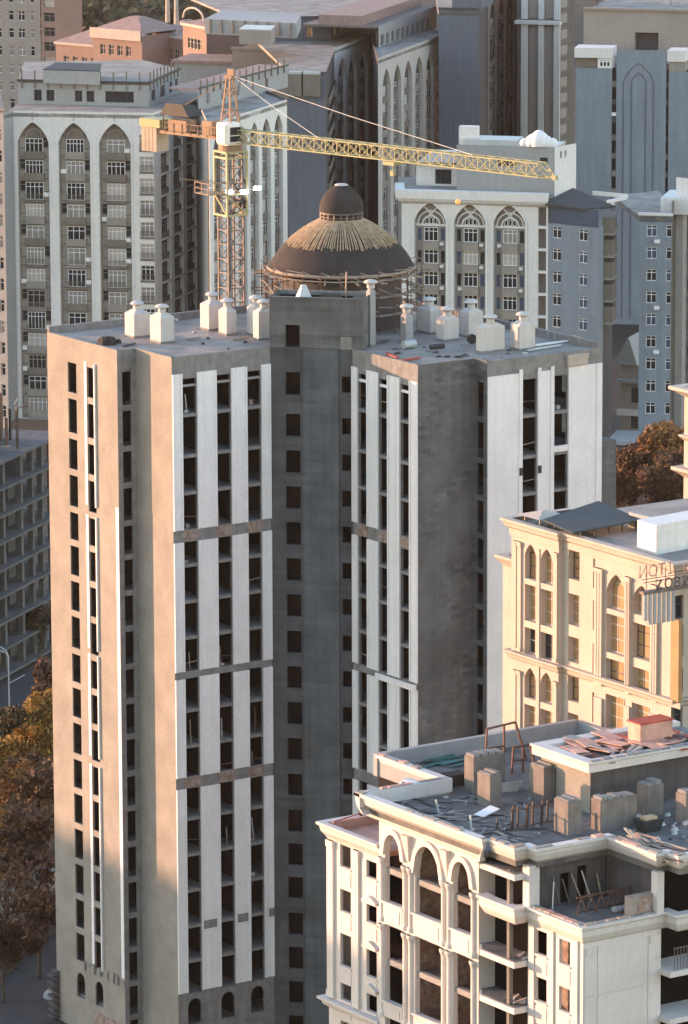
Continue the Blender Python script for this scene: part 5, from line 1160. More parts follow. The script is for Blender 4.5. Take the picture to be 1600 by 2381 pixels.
m_ = MB(); m_.hexa([g2.p(-.3, -.8, zt+2.7), g2.p(g2.L*.75, -.4, zt+2.5), g2.p(g2.L+.8, 3, zt+2.6), g2.p(-.3, 7, zt+2.9), g2.p(-.3, -.8, zt+3.1), g2.p(g2.L*.75, -.4, zt+2.75), g2.p(g2.L+.8, 3, zt+3.0), g2.p(-.3, 7, zt+4.4)]); m_.build('sunroom_roof', 'charcoal', M6)
m_ = MB(); m_.fb(g2, g2.L*.35, g2.L+.4, 7, 7.3, zt+3.6, zt+4.2); m_.fb(g2, g2.L-.2, g2.L+.4, 2.5, 7, zt+3.4, zt+3.8); m_.build('roof_coping', 'bone', M6)
m_ = MB(); m_.prism([V(q[0]), V(q[1]), (q[1].x+9, q[1].y+14), (q[0].x+9, q[0].y+14)], D6-1, D6-.3); m_.build('roof_deck', 'roof', M6)
# attic storey, raised stair house with white tanks
aq = poly_pts(((968, 426), (1246, 434)), D6+.0); f = Fr((aq[0].x, aq[0].y), (aq[1].x, aq[1].y))
cs = [(f.sx(a, D6+1), f.sx(b, D6+1), [(D6, D6+2.2)]) for a, b in ((1012, 1050), (1086, 1098), (1158, 1168), (1193, 1203), (1220, 1230))]
plain(M6, f, D6-.5, D6+3, 'bone', cs, .3, 'attic_wall')
for a, b, r in cs: window(M6, f, (a+b)/2, .2, D6, b-a, 2.2, 1 if b-a < 2 else 3, (), 'dframe', 'glass', .08)
m_ = MB(); m_.fb(f, -.6, f.L+.6, -.9, 8, D6+3, D6+3.3); m_.build('attic_roof', 'charcoal', M6)
m_ = MB(); m_.hexa([f.p(.3, -.4, D6+3.3), f.p(f.L*.45, -.4, D6+3.3), f.p(f.L*.45, 6, D6+3.3), f.p(.3, 6, D6+3.3), f.p(2, 2, D6+4.6), f.p(f.L*.4, 2, D6+4.6), f.p(f.L*.4, 4, D6+4.6), f.p(2, 4, D6+4.6)]); m_.build('skylight_roof', 'sheet', M6)
sq = poly_pts(((1062, 336), (1290, 342), (1340, 333)), D6+6.6)
for i in (0, 1):
    f = Fr(V(sq[i]), V(sq[i+1])); plain(M6, f, D6-1, D6+6.6, 'grey' if i == 0 else 'bone', [(f.L*.42, f.L*.62, [(D6+3.6, D6+4.6)]), (f.L*.85, f.L*.93, [(D6+4.2, D6+5.0)])] if i == 0 else [(f.L*.25, f.L*.35, [(D6+4.8, D6+5.8)]), (f.L*.45, f.L*.55, [(D6+4.8, D6+5.8)])], .4, 'stair_house_wall')
f = Fr(V(sq[0]), V(sq[1])); m_ = MB(); m_.fb(f, .1, f.L-.1, .1, 9, D6+5.9, D6+6.3); m_.build('stair_house_roof', 'sheet', M6); m_ = MB(); m_.fb(f, .5, f.L-.5, .6, .8, D6, D6+5.5); m_.build('inner_wall', 'darkb', M6)
m_ = MB(); m_.fb(f, .8, f.L*.6, 1.0, 6, D6+6.32, D6+7.3); m_.build('roof_light', 'sheet', M6); m_ = MB(); m_.fb(f, -.2, 2.6, 2.5, 4, D6+6.3, D6+9.0); m_.build('chimney', 'bone', M6)
for k, (a, r) in enumerate(((.68, .7), (.76, 1.1), (.83, 1.5), (.91, 1.0), (.97, .8))):
    p = f.p(f.L*a, .8, D6+6.6); m_ = MB(); m_.smooth = True; m_.lathe((p.x, p.y, p.z), [(r*.9, 0), (r, r*.4), (r*.8, r*1.1), (r*.35, r*1.5), (.01, r*1.6)], 12); m_.build('wrapped_tank', 'pvc', M6)
p = dep(1065, 469, 727); m_ = MB(); m_.smooth = True; m_.lathe((p.x, p.y, p.z), [(.01, -.4), (.3, -.3), (.42, 0), (.3, .3), (.01, .4)], 12); m_.build('wall_lamp', 'warmlamp', M6)

# ---- blue windowed block at the right edge
D7 = 38.0
R7 = thing('blue_windowed_block', (0, 0, 0), 'blue grey block with a column of white framed windows at the right edge', 'building')
q = poly_pts(((1488, 500), (1562, 502), (1572, 490), (1660, 500)), D7); R7.location = (q[0].x, q[0].y, 0)
f = Fr(V(q[0]), V(q[1])); wz = [(f.zy(f.sx(1515, 30), 537+51.5*k+13), f.zy(f.sx(1515, 30), 537+51.5*k-14)) for k in range(10)]
cw = [(f.sx(1515, 30)-.75, f.sx(1515, 30)+.75), (f.sx(1555, 30)-.4, f.sx(1555, 30)+.4)]
plain(R7, f, 0, D7, 'blue', [(a, b, [w_ for w_ in wz if w_[0] > .5]) for a, b in cw], .3)
for a, b in cw:
    for zb, z2 in wz:
        if zb > .5: window(R7, f, (a+b)/2, .12, zb, b-a, z2-zb, 2 if b-a > 1 else 1, (.72,), 'pvc', random.choice(['glass', 'glass', 'glassb']), .09)
for k in (0, 3, 5): m_ = MB(); m_.box(-.4, .4, -.4, 0, 0, .5); obj('air_conditioner', m_.mesh('air_conditioner', 'pvc'), R7, f.p(cw[0][0]+1.6, 0, wz[k][0]-.9), f.a)
g2 = Fr(V(q[1]), V(q[2])); plain(R7, g2, 0, D7+2, 'dtan', name='stair_strip')
g3 = Fr(V(q[2]), V(q[3])); wq = 4.2; arcade(R7, g3, 0, D7+5, [3.6], wq, D7+2.5, 'bone', 3.3, .8, 2.0, 2.5)
m_ = MB(); m_.fb(f, -.2, f.L+.2, -.3, .3, D7, D7+.4); m_.build('coping', 'bone', R7)
m_ = MB(); m_.prism([V(q[0]), V(q[1]), V(q[2]), (q[2].x+12, q[2].y+20), (q[0].x+10, q[0].y+20)], D7-1, D7-.2); m_.build('roof_deck', 'roof', R7)
m_ = MB(); m_.fb(f, f.L*.55, f.L+2, 3, 12, D7-.2, D7+2.2); m_.build('stair_box', 'bone', R7)
m_ = MB(); m_.fb(f, -3, f.L+3, -9, -.02, 0, 5.4); m_.build('podium', 'darkb', R7); m_ = MB(); m_.fb(f, -3.2, f.L+3, -9.2, -.02, 5.4, 5.9); m_.build('podium_coping', 'grey', R7)
# small gabled house between
Hn = thing('gabled_house', (0, 0, 0), 'grey gabled house with balcony squeezed between the blue blocks', 'house'); q = poly_pts(((1443, 905), (1492, 908)), 8); Hn.location = (q[0].x, q[0].y, 0)
f = Fr(V(q[0]), V(q[1])); plain(Hn, f, 0, 12, 'taupe', [(1.6, 3.2, [(2, 4), (6, 8.4)])], .4, 'front_wall'); m_ = MB(); m_.fb(f, .8, 3.4, .6, .7, 1, 10); m_.build('inner_wall', 'darkb', Hn)
m_ = MB(); m_.fb(f, -.3, f.L+.3, -1.2, -.01, 9.2, 9.7); m_.build('balcony_slab', 'grey', Hn); m_ = MB(); m_.fb(f, -.2, f.L+.3, -1.2, -1.1, 4.2, 5.2); m_.build('balcony_front', 'bone', Hn)
m_ = MB(); m_.hexa([f.p(-.6, -1.2, 12), f.p(f.L*.9, -1.2, 12), f.p(f.L*.9, 8, 12), f.p(-.6, 8, 12), f.p(1.4, -1.2, 16.2), f.p(1.6, -1.2, 16.2), f.p(1.6, 8, 16.2), f.p(1.4, 8, 16.2)]); m_.build('roof', 'grey', Hn)
# ================================================================== street level on the left, trees, far wood
D2v = Vector((math.cos(YAW-R(19.5)), math.sin(YAW-R(19.5))))      # direction of the street
N2v = Vector((-D2v.y, D2v.x))
def strip(name, px, py, w0, w1, l0, l1, z, mt):
    """ground strip along the street through the point seen at px, py"""
    c = onZ(px, py, 0); c = Vector((c.x, c.y)); P_ = [c+D2v*l0+N2v*w0, c+D2v*l1+N2v*w0, c+D2v*l1+N2v*w1, c+D2v*l0+N2v*w1]
    m_ = MB(); m_.q(*[(p.x, p.y, z) for p in P_]); return tag(m_.build(name, mt), kind='structure')
strip('road', 20, 1590, -9.5, 9.5, -300, 110, .006, 'asphalt')
for w_, in ((-9.9,), (9.6,)):
    c = onZ(20, 1590, 0); c = Vector((c.x, c.y)); m_ = MB(); P_ = [c+D2v*-300+N2v*w_, c+D2v*110+N2v*w_, c+D2v*110+N2v*(w_+.3), c+D2v*-300+N2v*(w_+.3)]; m_.prism([(p.x, p.y) for p in P_], 0, .14); tag(m_.build('kerb', 'paving'), kind='structure')
strip('pavement', 20, 1590, -14.5, -9.92, -300, 110, .10, 'paving'); strip('pavement', 20, 1590, 9.92, 15, -300, 110, .10, 'paving')
for k in range(-8, 6): strip('lane_marking', 20, 1590, -.1, .1, k*14, k*14+5, .012, 'paint')
strip('lane_marking', 20, 1590, -8.9, -8.75, -300, 110, .012, 'paint')
strip('yard_path', 40, 2255, -2.2, 2.2, -200, 200, .02, 'paving')
strip('lawn', 40, 2130, -6, 16, -200, 200, .008, 'grass')
strip('yard_paving', 60, 2340, -5, 4, -60, 60, .016, 'paving')
c = onZ(50, 2222, 0)
# low wall, kiosk-like blocks, clutter by the tower foot
Wl = thing('garden_wall', (c.x, c.y, 0), 'low grey garden wall crossing the dark yard at the lower left', 'wall')
m_ = MB(); d = Vector((c.x, c.y)); P_ = [d+D2v*-60-N2v*.2, d+D2v*60-N2v*.2, d+D2v*60+N2v*.2, d+D2v*-60+N2v*.2]; m_.prism([(p.x, p.y) for p in P_], 0, 1.3); m_.build('wall', 'paving', Wl)
m_ = MB(); P_ = [d+D2v*-60-N2v*.3, d+D2v*60-N2v*.3, d+D2v*60+N2v*.3, d+D2v*-60+N2v*.3]; m_.prism([(p.x, p.y) for p in P_], 1.3, 1.45); m_.build('wall_coping', 'paving', Wl)
c = onZ(118, 2100, 0); Kk = thing('site_hut', (c.x, c.y, 0), 'pale site hut half hidden behind the tower foot at the lower left', 'hut')
f = Fr((c.x-6, c.y-4), (c.x+4, c.y+3)); m_ = MB(); facade(m_, f, 0, f.L, 0, 3.2, [(1.5, 2.5, [(.05, 2.2)]), (5, 6.4, [(1, 2.2)])], .2); m_.build('front_wall', 'taupe', Kk); m_ = MB(); m_.fb(f, .01, f.L-.01, .22, 5, 0, 3.19); m_.build('body', 'taupe', Kk); m_ = MB(); m_.fb(f, -.3, f.L+.3, -.5, 5.3, 3.2, 3.4); m_.build('roof', 'beam', Kk)
# truck-like pile: tarpaulin heap and white bundle beside the tower
c = onZ(128, 2318, 0); m_ = MB(); m_.smooth = True; m_.lathe((c.x, c.y, 0), [(1.2, 0), (1.1, .35), (.75, .7), (.3, .9), (.01, .95)], 11); tag(m_.build('sand_heap', 'grey'), 'pale heap of sand by the striped foot of the tower', 'heap')
# canopy of a bus stop along the far pavement
c = onZ(30, 1425, 0); Bs = thing('bus_shelter', (c.x, c.y, 0), 'long pale flat canopy on posts along the street at the left edge', 'shelter'); d = Vector((c.x, c.y))
f = Fr(d+D2v*-16, d+D2v*7.5); m_ = MB(); m_.fb(f, 0, f.L, -1.4, 1.4, 3.6, 3.95); m_.build('canopy', 'sheet', Bs)
for s in (2, 8, 14, 20): m_ = MB(); p = f.p(s, .8, 0); m_.tube([(p.x, p.y, 0), (p.x, p.y, 3.6)], .1, 6); m_.build('post', 'steel', Bs)
# street lamp with two curved arms
c = onZ(22, 1668, 0); La = thing('street_lamp', (c.x, c.y, 0), 'twin arm street lamp by the road at the left edge', 'street lamp')
m_ = MB(); m_.tube([(c.x, c.y, 0), (c.x, c.y, 7.5)], [.11, .08], 7); m_.build('pole', 'sheet', La)
for sg, hh in ((-1, 9.0), (-1, 8.4)):
    m_ = MB(); pts = [Vector((c.x, c.y, 7.3))+Vector((rt.x, rt.y, 0))*(-2.9*(1-math.cos(t)))+Vector((0, 0, (hh-7.3)*math.sin(t))) for t in [k*math.pi/2/8 for k in range(9)]]; m_.tube(pts, .055, 6); o = m_.build('arm', 'sheet', La)
    m_ = MB(); e = pts[-1]; m_.hexa([e+Vector(v) for v in ((-.5, -.2, -.08), (.1, -.2, -.08), (.1, .2, -.08), (-.5, .2, -.08), (-.5, -.15, .08), (.1, -.15, .08), (.1, .15, .08), (-.5, .15, .08))]); m_.build('lamp_head', 'cab', o)

# ---- concrete frame under construction, left edge
Nn = thing('concrete_frame', (0, 0, 0), 'dark concrete frame of slabs and columns under construction at the left edge', 'building')
a = onZ(-150, 1137, 27.4); b = onZ(135, 1006, 27.4); Nn.location = (b.x, b.y, 0); f = Fr(V(a), V(b)); nf = 8
for k in range(nf+1):
    z = 27.4-3.3*k; m_ = MB(); m_.fb(f, -.6, f.L+.6, -.9, 14, z-.28, z); m_.build('floor_slab', 'frame', Nn)
for px in (-110, -70, -30, 10, 51, 77, 100, 124):
    s = f.sx(px, 22); 
    for k in range(nf): z = 27.4-3.3*k; m_ = MB(); m_.fb(f, s-.35, s+.35, 0, .7, z-3.3+.002, z-.282); m_.build('column', 'frame', Nn)
for k in range(nf):
    z = 27.4-3.3*k
    for px0, px1, mt in ((20, 42, 'brick'), (56, 72, 'frame'), (-60, -40, 'brick')):
        if k: m_ = MB(); m_.fb(f, f.sx(px0, 22), f.sx(px1, 22), 2.2, 2.4, z-3.28, z-.3); m_.build('infill_wall', mt, Nn)
    m_ = MB(); m_.fb(f, 0, f.L, 6, 6.2, z-3.28, z-.3); m_.build('inner_wall', 'inner', Nn)
for i in range(26):
    s = random.uniform(0, f.L); t = random.uniform(.5, 9); h = random.uniform(1.5, 5.5); m_ = MB(); p = f.p(s, t, 27.4); m_.bar(p, p+Vector((0, 0, h)), random.choice((.15, .25, .4)), .2); m_.build('formwork_post', random.choice(('rust', 'rust', 'darksteel', 'oldtimber')), Nn)
for i in range(16):
    s = random.uniform(0, f.L); t = random.uniform(.5, 6); m_ = MB(); p = f.p(s, t, 27.4+random.uniform(.4, 4)); q = p+Vector((random.uniform(-3, 3), random.uniform(-3, 3), random.uniform(-.6, .6))); m_.bar(p, q, .18, .1); m_.build('formwork_plank', random.choice(('rust', 'oldtimber', 'darksteel')), Nn)
for i in range(3): m_ = MB(); s = f.L*.35+i*7; m_.fb(f, s, s+5, 3+i, 3.3+i, 27.4, 31.5+i*.8); m_.build('formwork_panel', 'rust', Nn)

# ---- unseen blocks added on the left, sized to throw long shadows across the scene
sdir = Vector((math.cos(R(SUN_AZ)), math.sin(R(SUN_AZ)))); sper = Vector((sdir.y, -sdir.x)); tel = math.tan(R(SUN_EL))
def shade_block(lab, base, zline, L, half, dep_=16, ang=0):
    c = Vector(base)+sdir*L; h = zline+L*tel; Bn = thing('shade_caster', (c.x, c.y, 0), lab, 'building', 'added shade blocks west of the view')
    f = Fr(c-sper*half, c+sper*half); rows = [(h-3-3.3*k, h-1.2-3.3*k) for k in range(int(h/3.3)-1)]
    cc = [(2+k*4, 3.6+k*4, rows) for k in range(int(f.L/4)-1)]
    m_ = MB(); facade(m_, f, 0, f.L, 0, h, cc, .4); m_.build('front_wall', 'taupe', Bn); m_ = MB(); m_.fb(f, .01, f.L-.01, .45, dep_, 0, h-.3); m_.build('body', 'taupe', Bn)
    m_ = MB(); m_.fb(f, -.3, f.L+.3, -.3, dep_+.3, h-.3+.3, h+.0+.4); m_.build('roof', 'roof', Bn)
shade_block('unseen broad beige block added left of the frame to shade the tower foot', (-2, 12), 18.0, 230, 46)
shade_block('unseen narrow beige block added left of the frame to shade the white block', (-33, -70), 35.2, 170, 8.5)

# ---- trees
def leaf_mesh(name, mt, Hh, rad, n, leaf, seed, dens=1.):
    rnd = random.Random(seed); m_ = MB(); cl = []
    for i in range(int(22*dens)):
        t = rnd.uniform(0, 6.28); u = rnd.random(); rr = rad*math.sqrt(rnd.random())*(.95 if u < .6 else .65); cl.append((rr*math.cos(t), rr*math.sin(t), Hh*(.36+.58*u*(1-.25*rr/rad)), rnd.uniform(.5, 1.1)*rad*.36))
    for i in range(n):
        cx, cy, cz, cr = rnd.choice(cl); d = Vector((rnd.gauss(0, 1), rnd.gauss(0, 1), rnd.gauss(0, .8))).normalized()*cr*rnd.random()**.35; p = Vector((cx, cy, cz))+d
        u = Vector((rnd.gauss(0, 1), rnd.gauss(0, 1), rnd.gauss(0, 1))).normalized(); v = u.orthogonal().normalized(); l = leaf*rnd.uniform(.6, 1.3)
        m_.q(p-u*l-v*l*.5, p+u*l-v*l*.5, p+u*l*.8+v*l*.6, p-u*l*.7+v*l*.5)
    return m_.mesh(name, mt), cl
def trunk_mesh(Hh, rad, cl, seed):
    rnd = random.Random(seed+5); m_ = MB(); m_.tube([(0, 0, 0), (.1, .05, Hh*.3), (-.05, .1, Hh*.55), (.05, 0, Hh*.85)], [Hh*.022, Hh*.017, Hh*.011, Hh*.004], 7)
    for cx, cy, cz, cr in cl[:14]:
        z0 = min(Hh*.6, max(Hh*.2, cz*.55)); m_.tube([(0, 0, z0), (cx*.45, cy*.45, (z0+cz)/2+.1), (cx*.95, cy*.95, cz)], [Hh*.009, Hh*.006, Hh*.002], 5)
        for j in range(2): m_.tube([(cx*.6, cy*.6, (z0+2*cz)/3), (cx+rnd.uniform(-1, 1)*cr, cy+rnd.uniform(-1, 1)*cr, cz+rnd.uniform(0, 1)*cr)], [Hh*.003, Hh*.001], 4)
    return m_.mesh('trunk', 'bark')
TK = {}
for key, mt, n, dn in (('o', 'leaf_o', 5200, 1.2), ('y', 'leaf_y', 5600, 1.2), ('b', 'leaf_b', 3400, 1.1), ('g', 'leaf_g', 4600, 1.), ('s', 'leaf_b', 420, .8)):
    lm, cl = leaf_mesh('crown', mt, 12, 4.6, n, .26, hash(key) % 97 if False else ord(key), dn); TK[key] = (lm, trunk_mesh(12, 4.6, cl, ord(key)))
def tree(key, x, y, h, label, group, rz=None):
    o = thing('tree', (x, y, 0), label, 'tree', group); s = h/12
    for nm, me in (('crown', TK[key][0]), ('trunk', TK[key][1])):
        c = sub(nm, me, o); c.scale = (s, s, s); c.rotation_euler.z = rz if rz is not None else random.uniform(0, 6.28)
    return o
for key, px, py, h, lab in (
    ('y', 20, 1905, 10, 'golden autumn tree cut by the left edge beside the golden one'),
    ('b', 92, 2275, 10, 'brown thin tree beside the striped tower foot'),
    ('b', 8, 2330, 9, 'brown tree in the bottom left corner'),
    ('b', 60, 1960, 10.5, 'brown tree between the two golden trees and the lawn'),
    ('y', 118, 1790, 10, 'golden autumn tree rising against the left edge of the tower'),
    ('y', 88, 1890, 10.5, 'golden autumn tree below the road, brightest of the left trees'),
    ('o', 36, 1985, 10.5, 'orange autumn tree at the left edge below the golden one'),
    ('b', 112, 2010, 12, 'thin brown autumn tree beside the tower foot'),
    ('b', 66, 2120, 12, 'brown half bare tree over the lower left lawn'),
    ('o', -6, 2110, 11, 'orange brown tree cut by the left edge above the lawn'),
    ('s', 72, 2200, 10, 'nearly bare dark tree standing on the lower left lawn'),
    ('s', 20, 2215, 9, 'nearly bare tree cut by the left edge near the low wall'),
    ('g', 2, 1790, 8, 'olive shrubby tree at the left edge below the road'),
    ('g', 52, 1800, 8, 'olive shrubby tree between the road and the golden tree'),
    ('g', 96, 1535, 8, 'dark olive tree beyond the road beside the tower'),
    ('g', 52, 1520, 7, 'dark olive tree beyond the road under the concrete frame'),
    ('b', 120, 1690, 9, 'dark brown tree at the near kerb against the tower edge')):
    p = onZ(px, py, 0); tree(key, p.x, p.y, h, lab, 'trees left of the tower')
for key, px, py, h, lab in (
    ('o', 1548, 1190, 13.5, 'tall rust orange tree behind the right of the cream block'),
    ('o', 1585, 1175, 11, 'rust orange tree cut by the cream corner at the right edge'),
    ('b', 1478, 1205, 10.5, 'dark brown tree just right of the tower, above the cream block roof'),
    ('b', 1520, 1225, 9.5, 'dark brown tree in front of the tall rust orange one'),
    ('b', 1445, 1235, 9, 'brown tree tight against the rear grey block of the tower'),
    ('b', 1500, 1165, 9, 'brown tree standing before the white arch frame'),
    ('b', 1572, 1225, 12, 'brown tree hard against the cream corner, lower of two'),
    ('b', 1460, 1180, 8.5, 'brown tree left of the white arch frame'),
    ('b', 1530, 1175, 9, 'brown tree under the right leg of the white arch frame'),
    ('b', 1560, 1240, 9, 'brown tree low behind the rooftop of the cream block')):
    p = onZ(px, py, 0); tree(key, p.x, p.y, h, lab, 'trees right of the tower')
for key, px, py, z, h, lab in (('o', 1388, 14, D5+5.61, 3.6, 'small orange tree growing on the roof terrace at the top right'), ('b', 1560, 12, D5+5.61, 3.2, 'small brown tree on the roof terrace near the top right corner'), ('y', 432, 78, 0, 11, 'golden brown tree beside the pink drum house, left of two'), ('y', 492, 70, 0, 11, 'golden brown tree behind the pink drum house, right of two')):
    p = onZ(px, py, z); o = tree(key, p.x, p.y, h, lab, 'far trees at the top'); o.location.z = z
# far wood: one dark mass
rnd = random.Random(3); m_ = MB()
for i in range(520):
    px = rnd.uniform(120, 520); py = rnd.uniform(10, 150); c = onZ(px, py, 0); h = rnd.uniform(9, 17); r_ = rnd.uniform(3, 6)
    for j in range(34):
        d = Vector((rnd.gauss(0, 1), rnd.gauss(0, 1), rnd.gauss(0, 1))).normalized(); p = c+Vector((d.x*r_, d.y*r_, h*.6+d.z*h*.4)); u = Vector((rnd.gauss(0, 1), rnd.gauss(0, 1), rnd.gauss(0, 1))).normalized(); v = u.orthogonal().normalized(); l = rnd.uniform(.5, 1.1)
        m_.q(p-u*l-v*l, p+u*l-v*l, p+u*l+v*l, p-u*l+v*l)
tag(m_.build('woodland', 'leaf_g'), 'dark far woodland behind the pink houses', 'woodland', kind='stuff')
# white pointed arch in the trees
c = dep(1515, 1066, 748); Ar = thing('garden_arch', (c.x, c.y, 0), 'thin white pointed arch frame among the brown trees on the right', 'arch')
m_ = MB(); a_ = Vector((rt.x, rt.y, 0)).normalized(); zb = c.z
pts = [Vector((c.x, c.y, 0))+a_*-1.9]+[Vector((c.x, c.y, 0))+a_*s+Vector((0, 0, z)) for s, z in arch_pts(-1.9, 1.9, zb, 3.4, 'pt', 14)]+[Vector((c.x, c.y, 0))+a_*1.9]
m_.tube(pts, .09, 7); m_.build('arch', 'grey', Ar)
# ================================================================== loose things on the roofs
rnd = random.Random(21)
CN = dict(oldtimber='grey brown', darksteel='black', beam='concrete grey', grey='pale grey', taupe='taupe', charcoal='charcoal', timber='pale timber', palesheet='faded pink', cwt='tan', rust='rusty', redsheet='red', vent='off white', sheet='zinc', teal='teal', slab='grey')
def loose(name, m_, mt, label, cat, group=None): return tag(m_.build(name, mt), label, cat, group)
def at_deck(px, py, z=DK): p = onZ(px, py, z); return p
# broken coping boards along the parapets of the white block (parts of that block)
for i, (p, q) in enumerate(zip(OUT[:-1], OUT[1:])):
    f = Fr(p, q); s = .1
    while s < f.L-.3:
        l = min(rnd.uniform(.5, 2.2), f.L-s-.05); w_ = rnd.uniform(.25, .6); t = rnd.uniform(.04, .68-w_ if w_ < .6 else .06); h = rnd.uniform(.04, .14)
        if rnd.random() < .8: m_ = MB(); m_.fb(f, s, s+l, t+.02, t+w_, ZF+.002, ZF+h); m_.build('coping_board', rnd.choice(('oldtimber', 'beam', 'taupe', 'palesheet', 'slab')), F)
        s += l+rnd.uniform(.02, .5)
f = Fr((-31.95, -98.5), (-31.95, -105.15))
for k in range(7): m_ = MB(); m_.fb(f, .2+k*.9, .9+k*.9+rnd.uniform(-.1, .2), .0, .5, 43.552, 43.62+rnd.uniform(0, .06)); m_.build('coping_board', rnd.choice(('palesheet', 'oldtimber', 'slab')), F)
f = Fr((-31.95, -105.15), (-24.6, -105.15))
for k in range(7): m_ = MB(); m_.fb(f, .3+k, 1.1+k, .0, .4, 43.552, 43.62+rnd.uniform(0, .06)); m_.build('coping_board', rnd.choice(('beam', 'oldtimber', 'slab')), F)
for k in range(12): m_ = MB(); x = -20.9+k*1.1; m_.box(x, x+rnd.uniform(.6, 1.0), -91.3, -90.9+rnd.uniform(-.1, .1), 50.902, 50.96+rnd.uniform(0, .05)); m_.build('coping_board', rnd.choice(('beam', 'slab')), F)
# boards and bars strewn over the deck
def board(x, y, z, l, w_, a, mt, label, group, tilt=0., th=.06):
    label = ('long ' if l > 1.9 else 'short ')+CN[mt]+' '+('wide ' if w_ > .18 else 'narrow ')+label
    m_ = MB(); d = Vector((math.cos(a), math.sin(a), tilt)); c = Vector((x, y, z+th)); m_.bar(c-d*l/2, c+d*l/2+Vector((0, 0, 0)), w_, th); return loose('board', m_, mt, label, 'board', group)
for i in range(46):
    px, py = rnd.choice(((930, 1850), (985, 1880), (1040, 1895), (1090, 1905), (1140, 1900), (1150, 1930), (1200, 1945), (1230, 1870), (1020, 1860), (1080, 1870))); p = at_deck(px+rnd.uniform(-28, 28), py+rnd.uniform(-12, 12))
    board(p.x, p.y, DK, rnd.uniform(.7, 2.6), rnd.choice((.12, .18, .3)), rnd.uniform(0, 3.14), rnd.choice(('oldtimber', 'darksteel', 'beam', 'grey', 'taupe', 'charcoal')), 'board on the left half of the white block roof', 'boards on the white block roof', rnd.uniform(0, .05))
for i in range(30):
    s = rnd.uniform(0, 1); x = -25.2+rnd.uniform(0, 2.6); y = -100.2-rnd.uniform(0, 6); board(x, y, DK+rnd.uniform(0, .9), rnd.uniform(2, 4.5), rnd.choice((.12, .2)), math.pi/2+rnd.uniform(-.35, .35), rnd.choice(('timber', 'oldtimber', 'palesheet', 'oldtimber', 'cwt', 'rust')), 'plank in the heap by the right parapet of the white block', 'plank heap by the right parapet', rnd.uniform(-.12, .12), .07)
# sheet stack on the penthouse roof
for i in range(44):
    x = rnd.uniform(-19.9, -9.5); y = rnd.uniform(-90.0, -85.4); z = 50.56+rnd.uniform(0, .5); m_ = MB(); a = rnd.uniform(-.25, .25); d = Vector((math.sin(a), math.cos(a), rnd.uniform(-.06, .06))); c = Vector((x, y, z)); m_.bar(c-d*rnd.uniform(.8, 1.8), c+d*rnd.uniform(.8, 1.8), rnd.uniform(.4, 1.4), .05)
    mt = rnd.choice(('redsheet', 'redsheet', 'palesheet', 'palesheet', 'rust', 'palesheet', 'taupe')); loose('roof_sheet', m_, mt, CN[mt]+' roofing sheet on the '+('far left' if x < -17 else 'left' if x < -15 else 'middle' if x < -13 else 'right')+(' back' if y > -87.5 else ' front')+' of the penthouse roof', 'sheet', 'roofing sheets on the penthouse')
for i in range(14):
    x = rnd.uniform(-19, -12); m_ = MB(); m_.bar((x, -90.4+rnd.uniform(0, .6), 50.6), (x+rnd.uniform(.4, 1.6), -90.3+rnd.uniform(0, .7), 50.7+rnd.uniform(0, .5)), rnd.uniform(.15, .4), .2); loose('rubble_piece', m_, rnd.choice(('darksteel', 'beam', 'taupe', 'palesheet')), 'dark rubble along the near edge of the penthouse roof', 'rubble', 'rubble on the penthouse')
# steel rack of upright bars
p = at_deck(1190, 1932); m_ = MB(); Rk = thing('bar_rack', (p.x, p.y, DK), 'rack of upright dark steel bars on the deck of the white block', 'rack')
for i in range(9):
    m_ = MB(); x = p.x+i*.44; y = p.y+(.5 if i % 3 else 0); m_.bar((x, y, DK), (x+.05, y, DK+1.6+.1*(i % 2)), .12); m_.build('bar', 'rust' if i % 2 else 'darksteel', Rk)
for z in (.15, 1.45): m_ = MB(); m_.bar((p.x-.2, p.y, DK+z), (p.x+3.8, p.y+.2, DK+z), .09); m_.build('rail', 'rust', Rk)
# bent steel frames at the back
for (x0, y0), (x1, y1), lab in (((1128, 1790), (1172, 1780), 'bent steel door frame at the back parapet, wider of two'), ((1190, 1800), (1216, 1796), 'narrow steel trestle beside the penthouse wall')):
    a, b = at_deck(x0, y0), at_deck(x1, y1); h = 3.1 if x0 < 1150 else 2.0; fr2 = thing('steel_frame', (a.x, a.y, DK), lab, 'frame')
    e = (b-a); 
    for p_, q_ in ((a, a+Vector((.3, .2, h))), (b, b+Vector((0, 0, h))), (a+Vector((.3, .2, h)), b+e*.6+Vector((0, 0, h+.1))), (b+e*1.2, b+e*.6+Vector((0, 0, h+.1))), (a+Vector((.15, .1, h*.5)), b+Vector((0, 0, h*.5)))):
        m_ = MB(); m_.bar(p_, q_, .14); m_.build('tube', 'rust', fr2)
# trough, white sheet, half drum, dark opening box, net
p = at_deck(1168, 1843); m_ = MB(); m_.hexa([(p.x, p.y, DK), (p.x+1.2, p.y-.3, DK), (p.x+1.4, p.y+.5, DK), (p.x+.2, p.y+.7, DK), (p.x-.35, p.y-.1, DK+.8), (p.x+1.7, p.y-.5, DK+.8), (p.x+1.9, p.y+.6, DK+.5), (p.x-.1, p.y+.9, DK+.5)]); loose('mixing_trough', m_, 'vent', 'pale tapered mixing trough on the white block roof', 'trough')
p = at_deck(1125, 1905); m_ = MB(); m_.hexa([(p.x, p.y, DK+.15), (p.x+1.5, p.y+.1, DK+.5), (p.x+1.3, p.y+1.0, DK+.6), (p.x-.3, p.y+.8, DK+.2), (p.x, p.y, DK+.2), (p.x+1.5, p.y+.1, DK+.55), (p.x+1.3, p.y+1.0, DK+.65), (p.x-.3, p.y+.8, DK+.25)]); loose('white_sheet', m_, 'pvc', 'tilted white sheet lying beside the chimney stump on the roof', 'sheet')
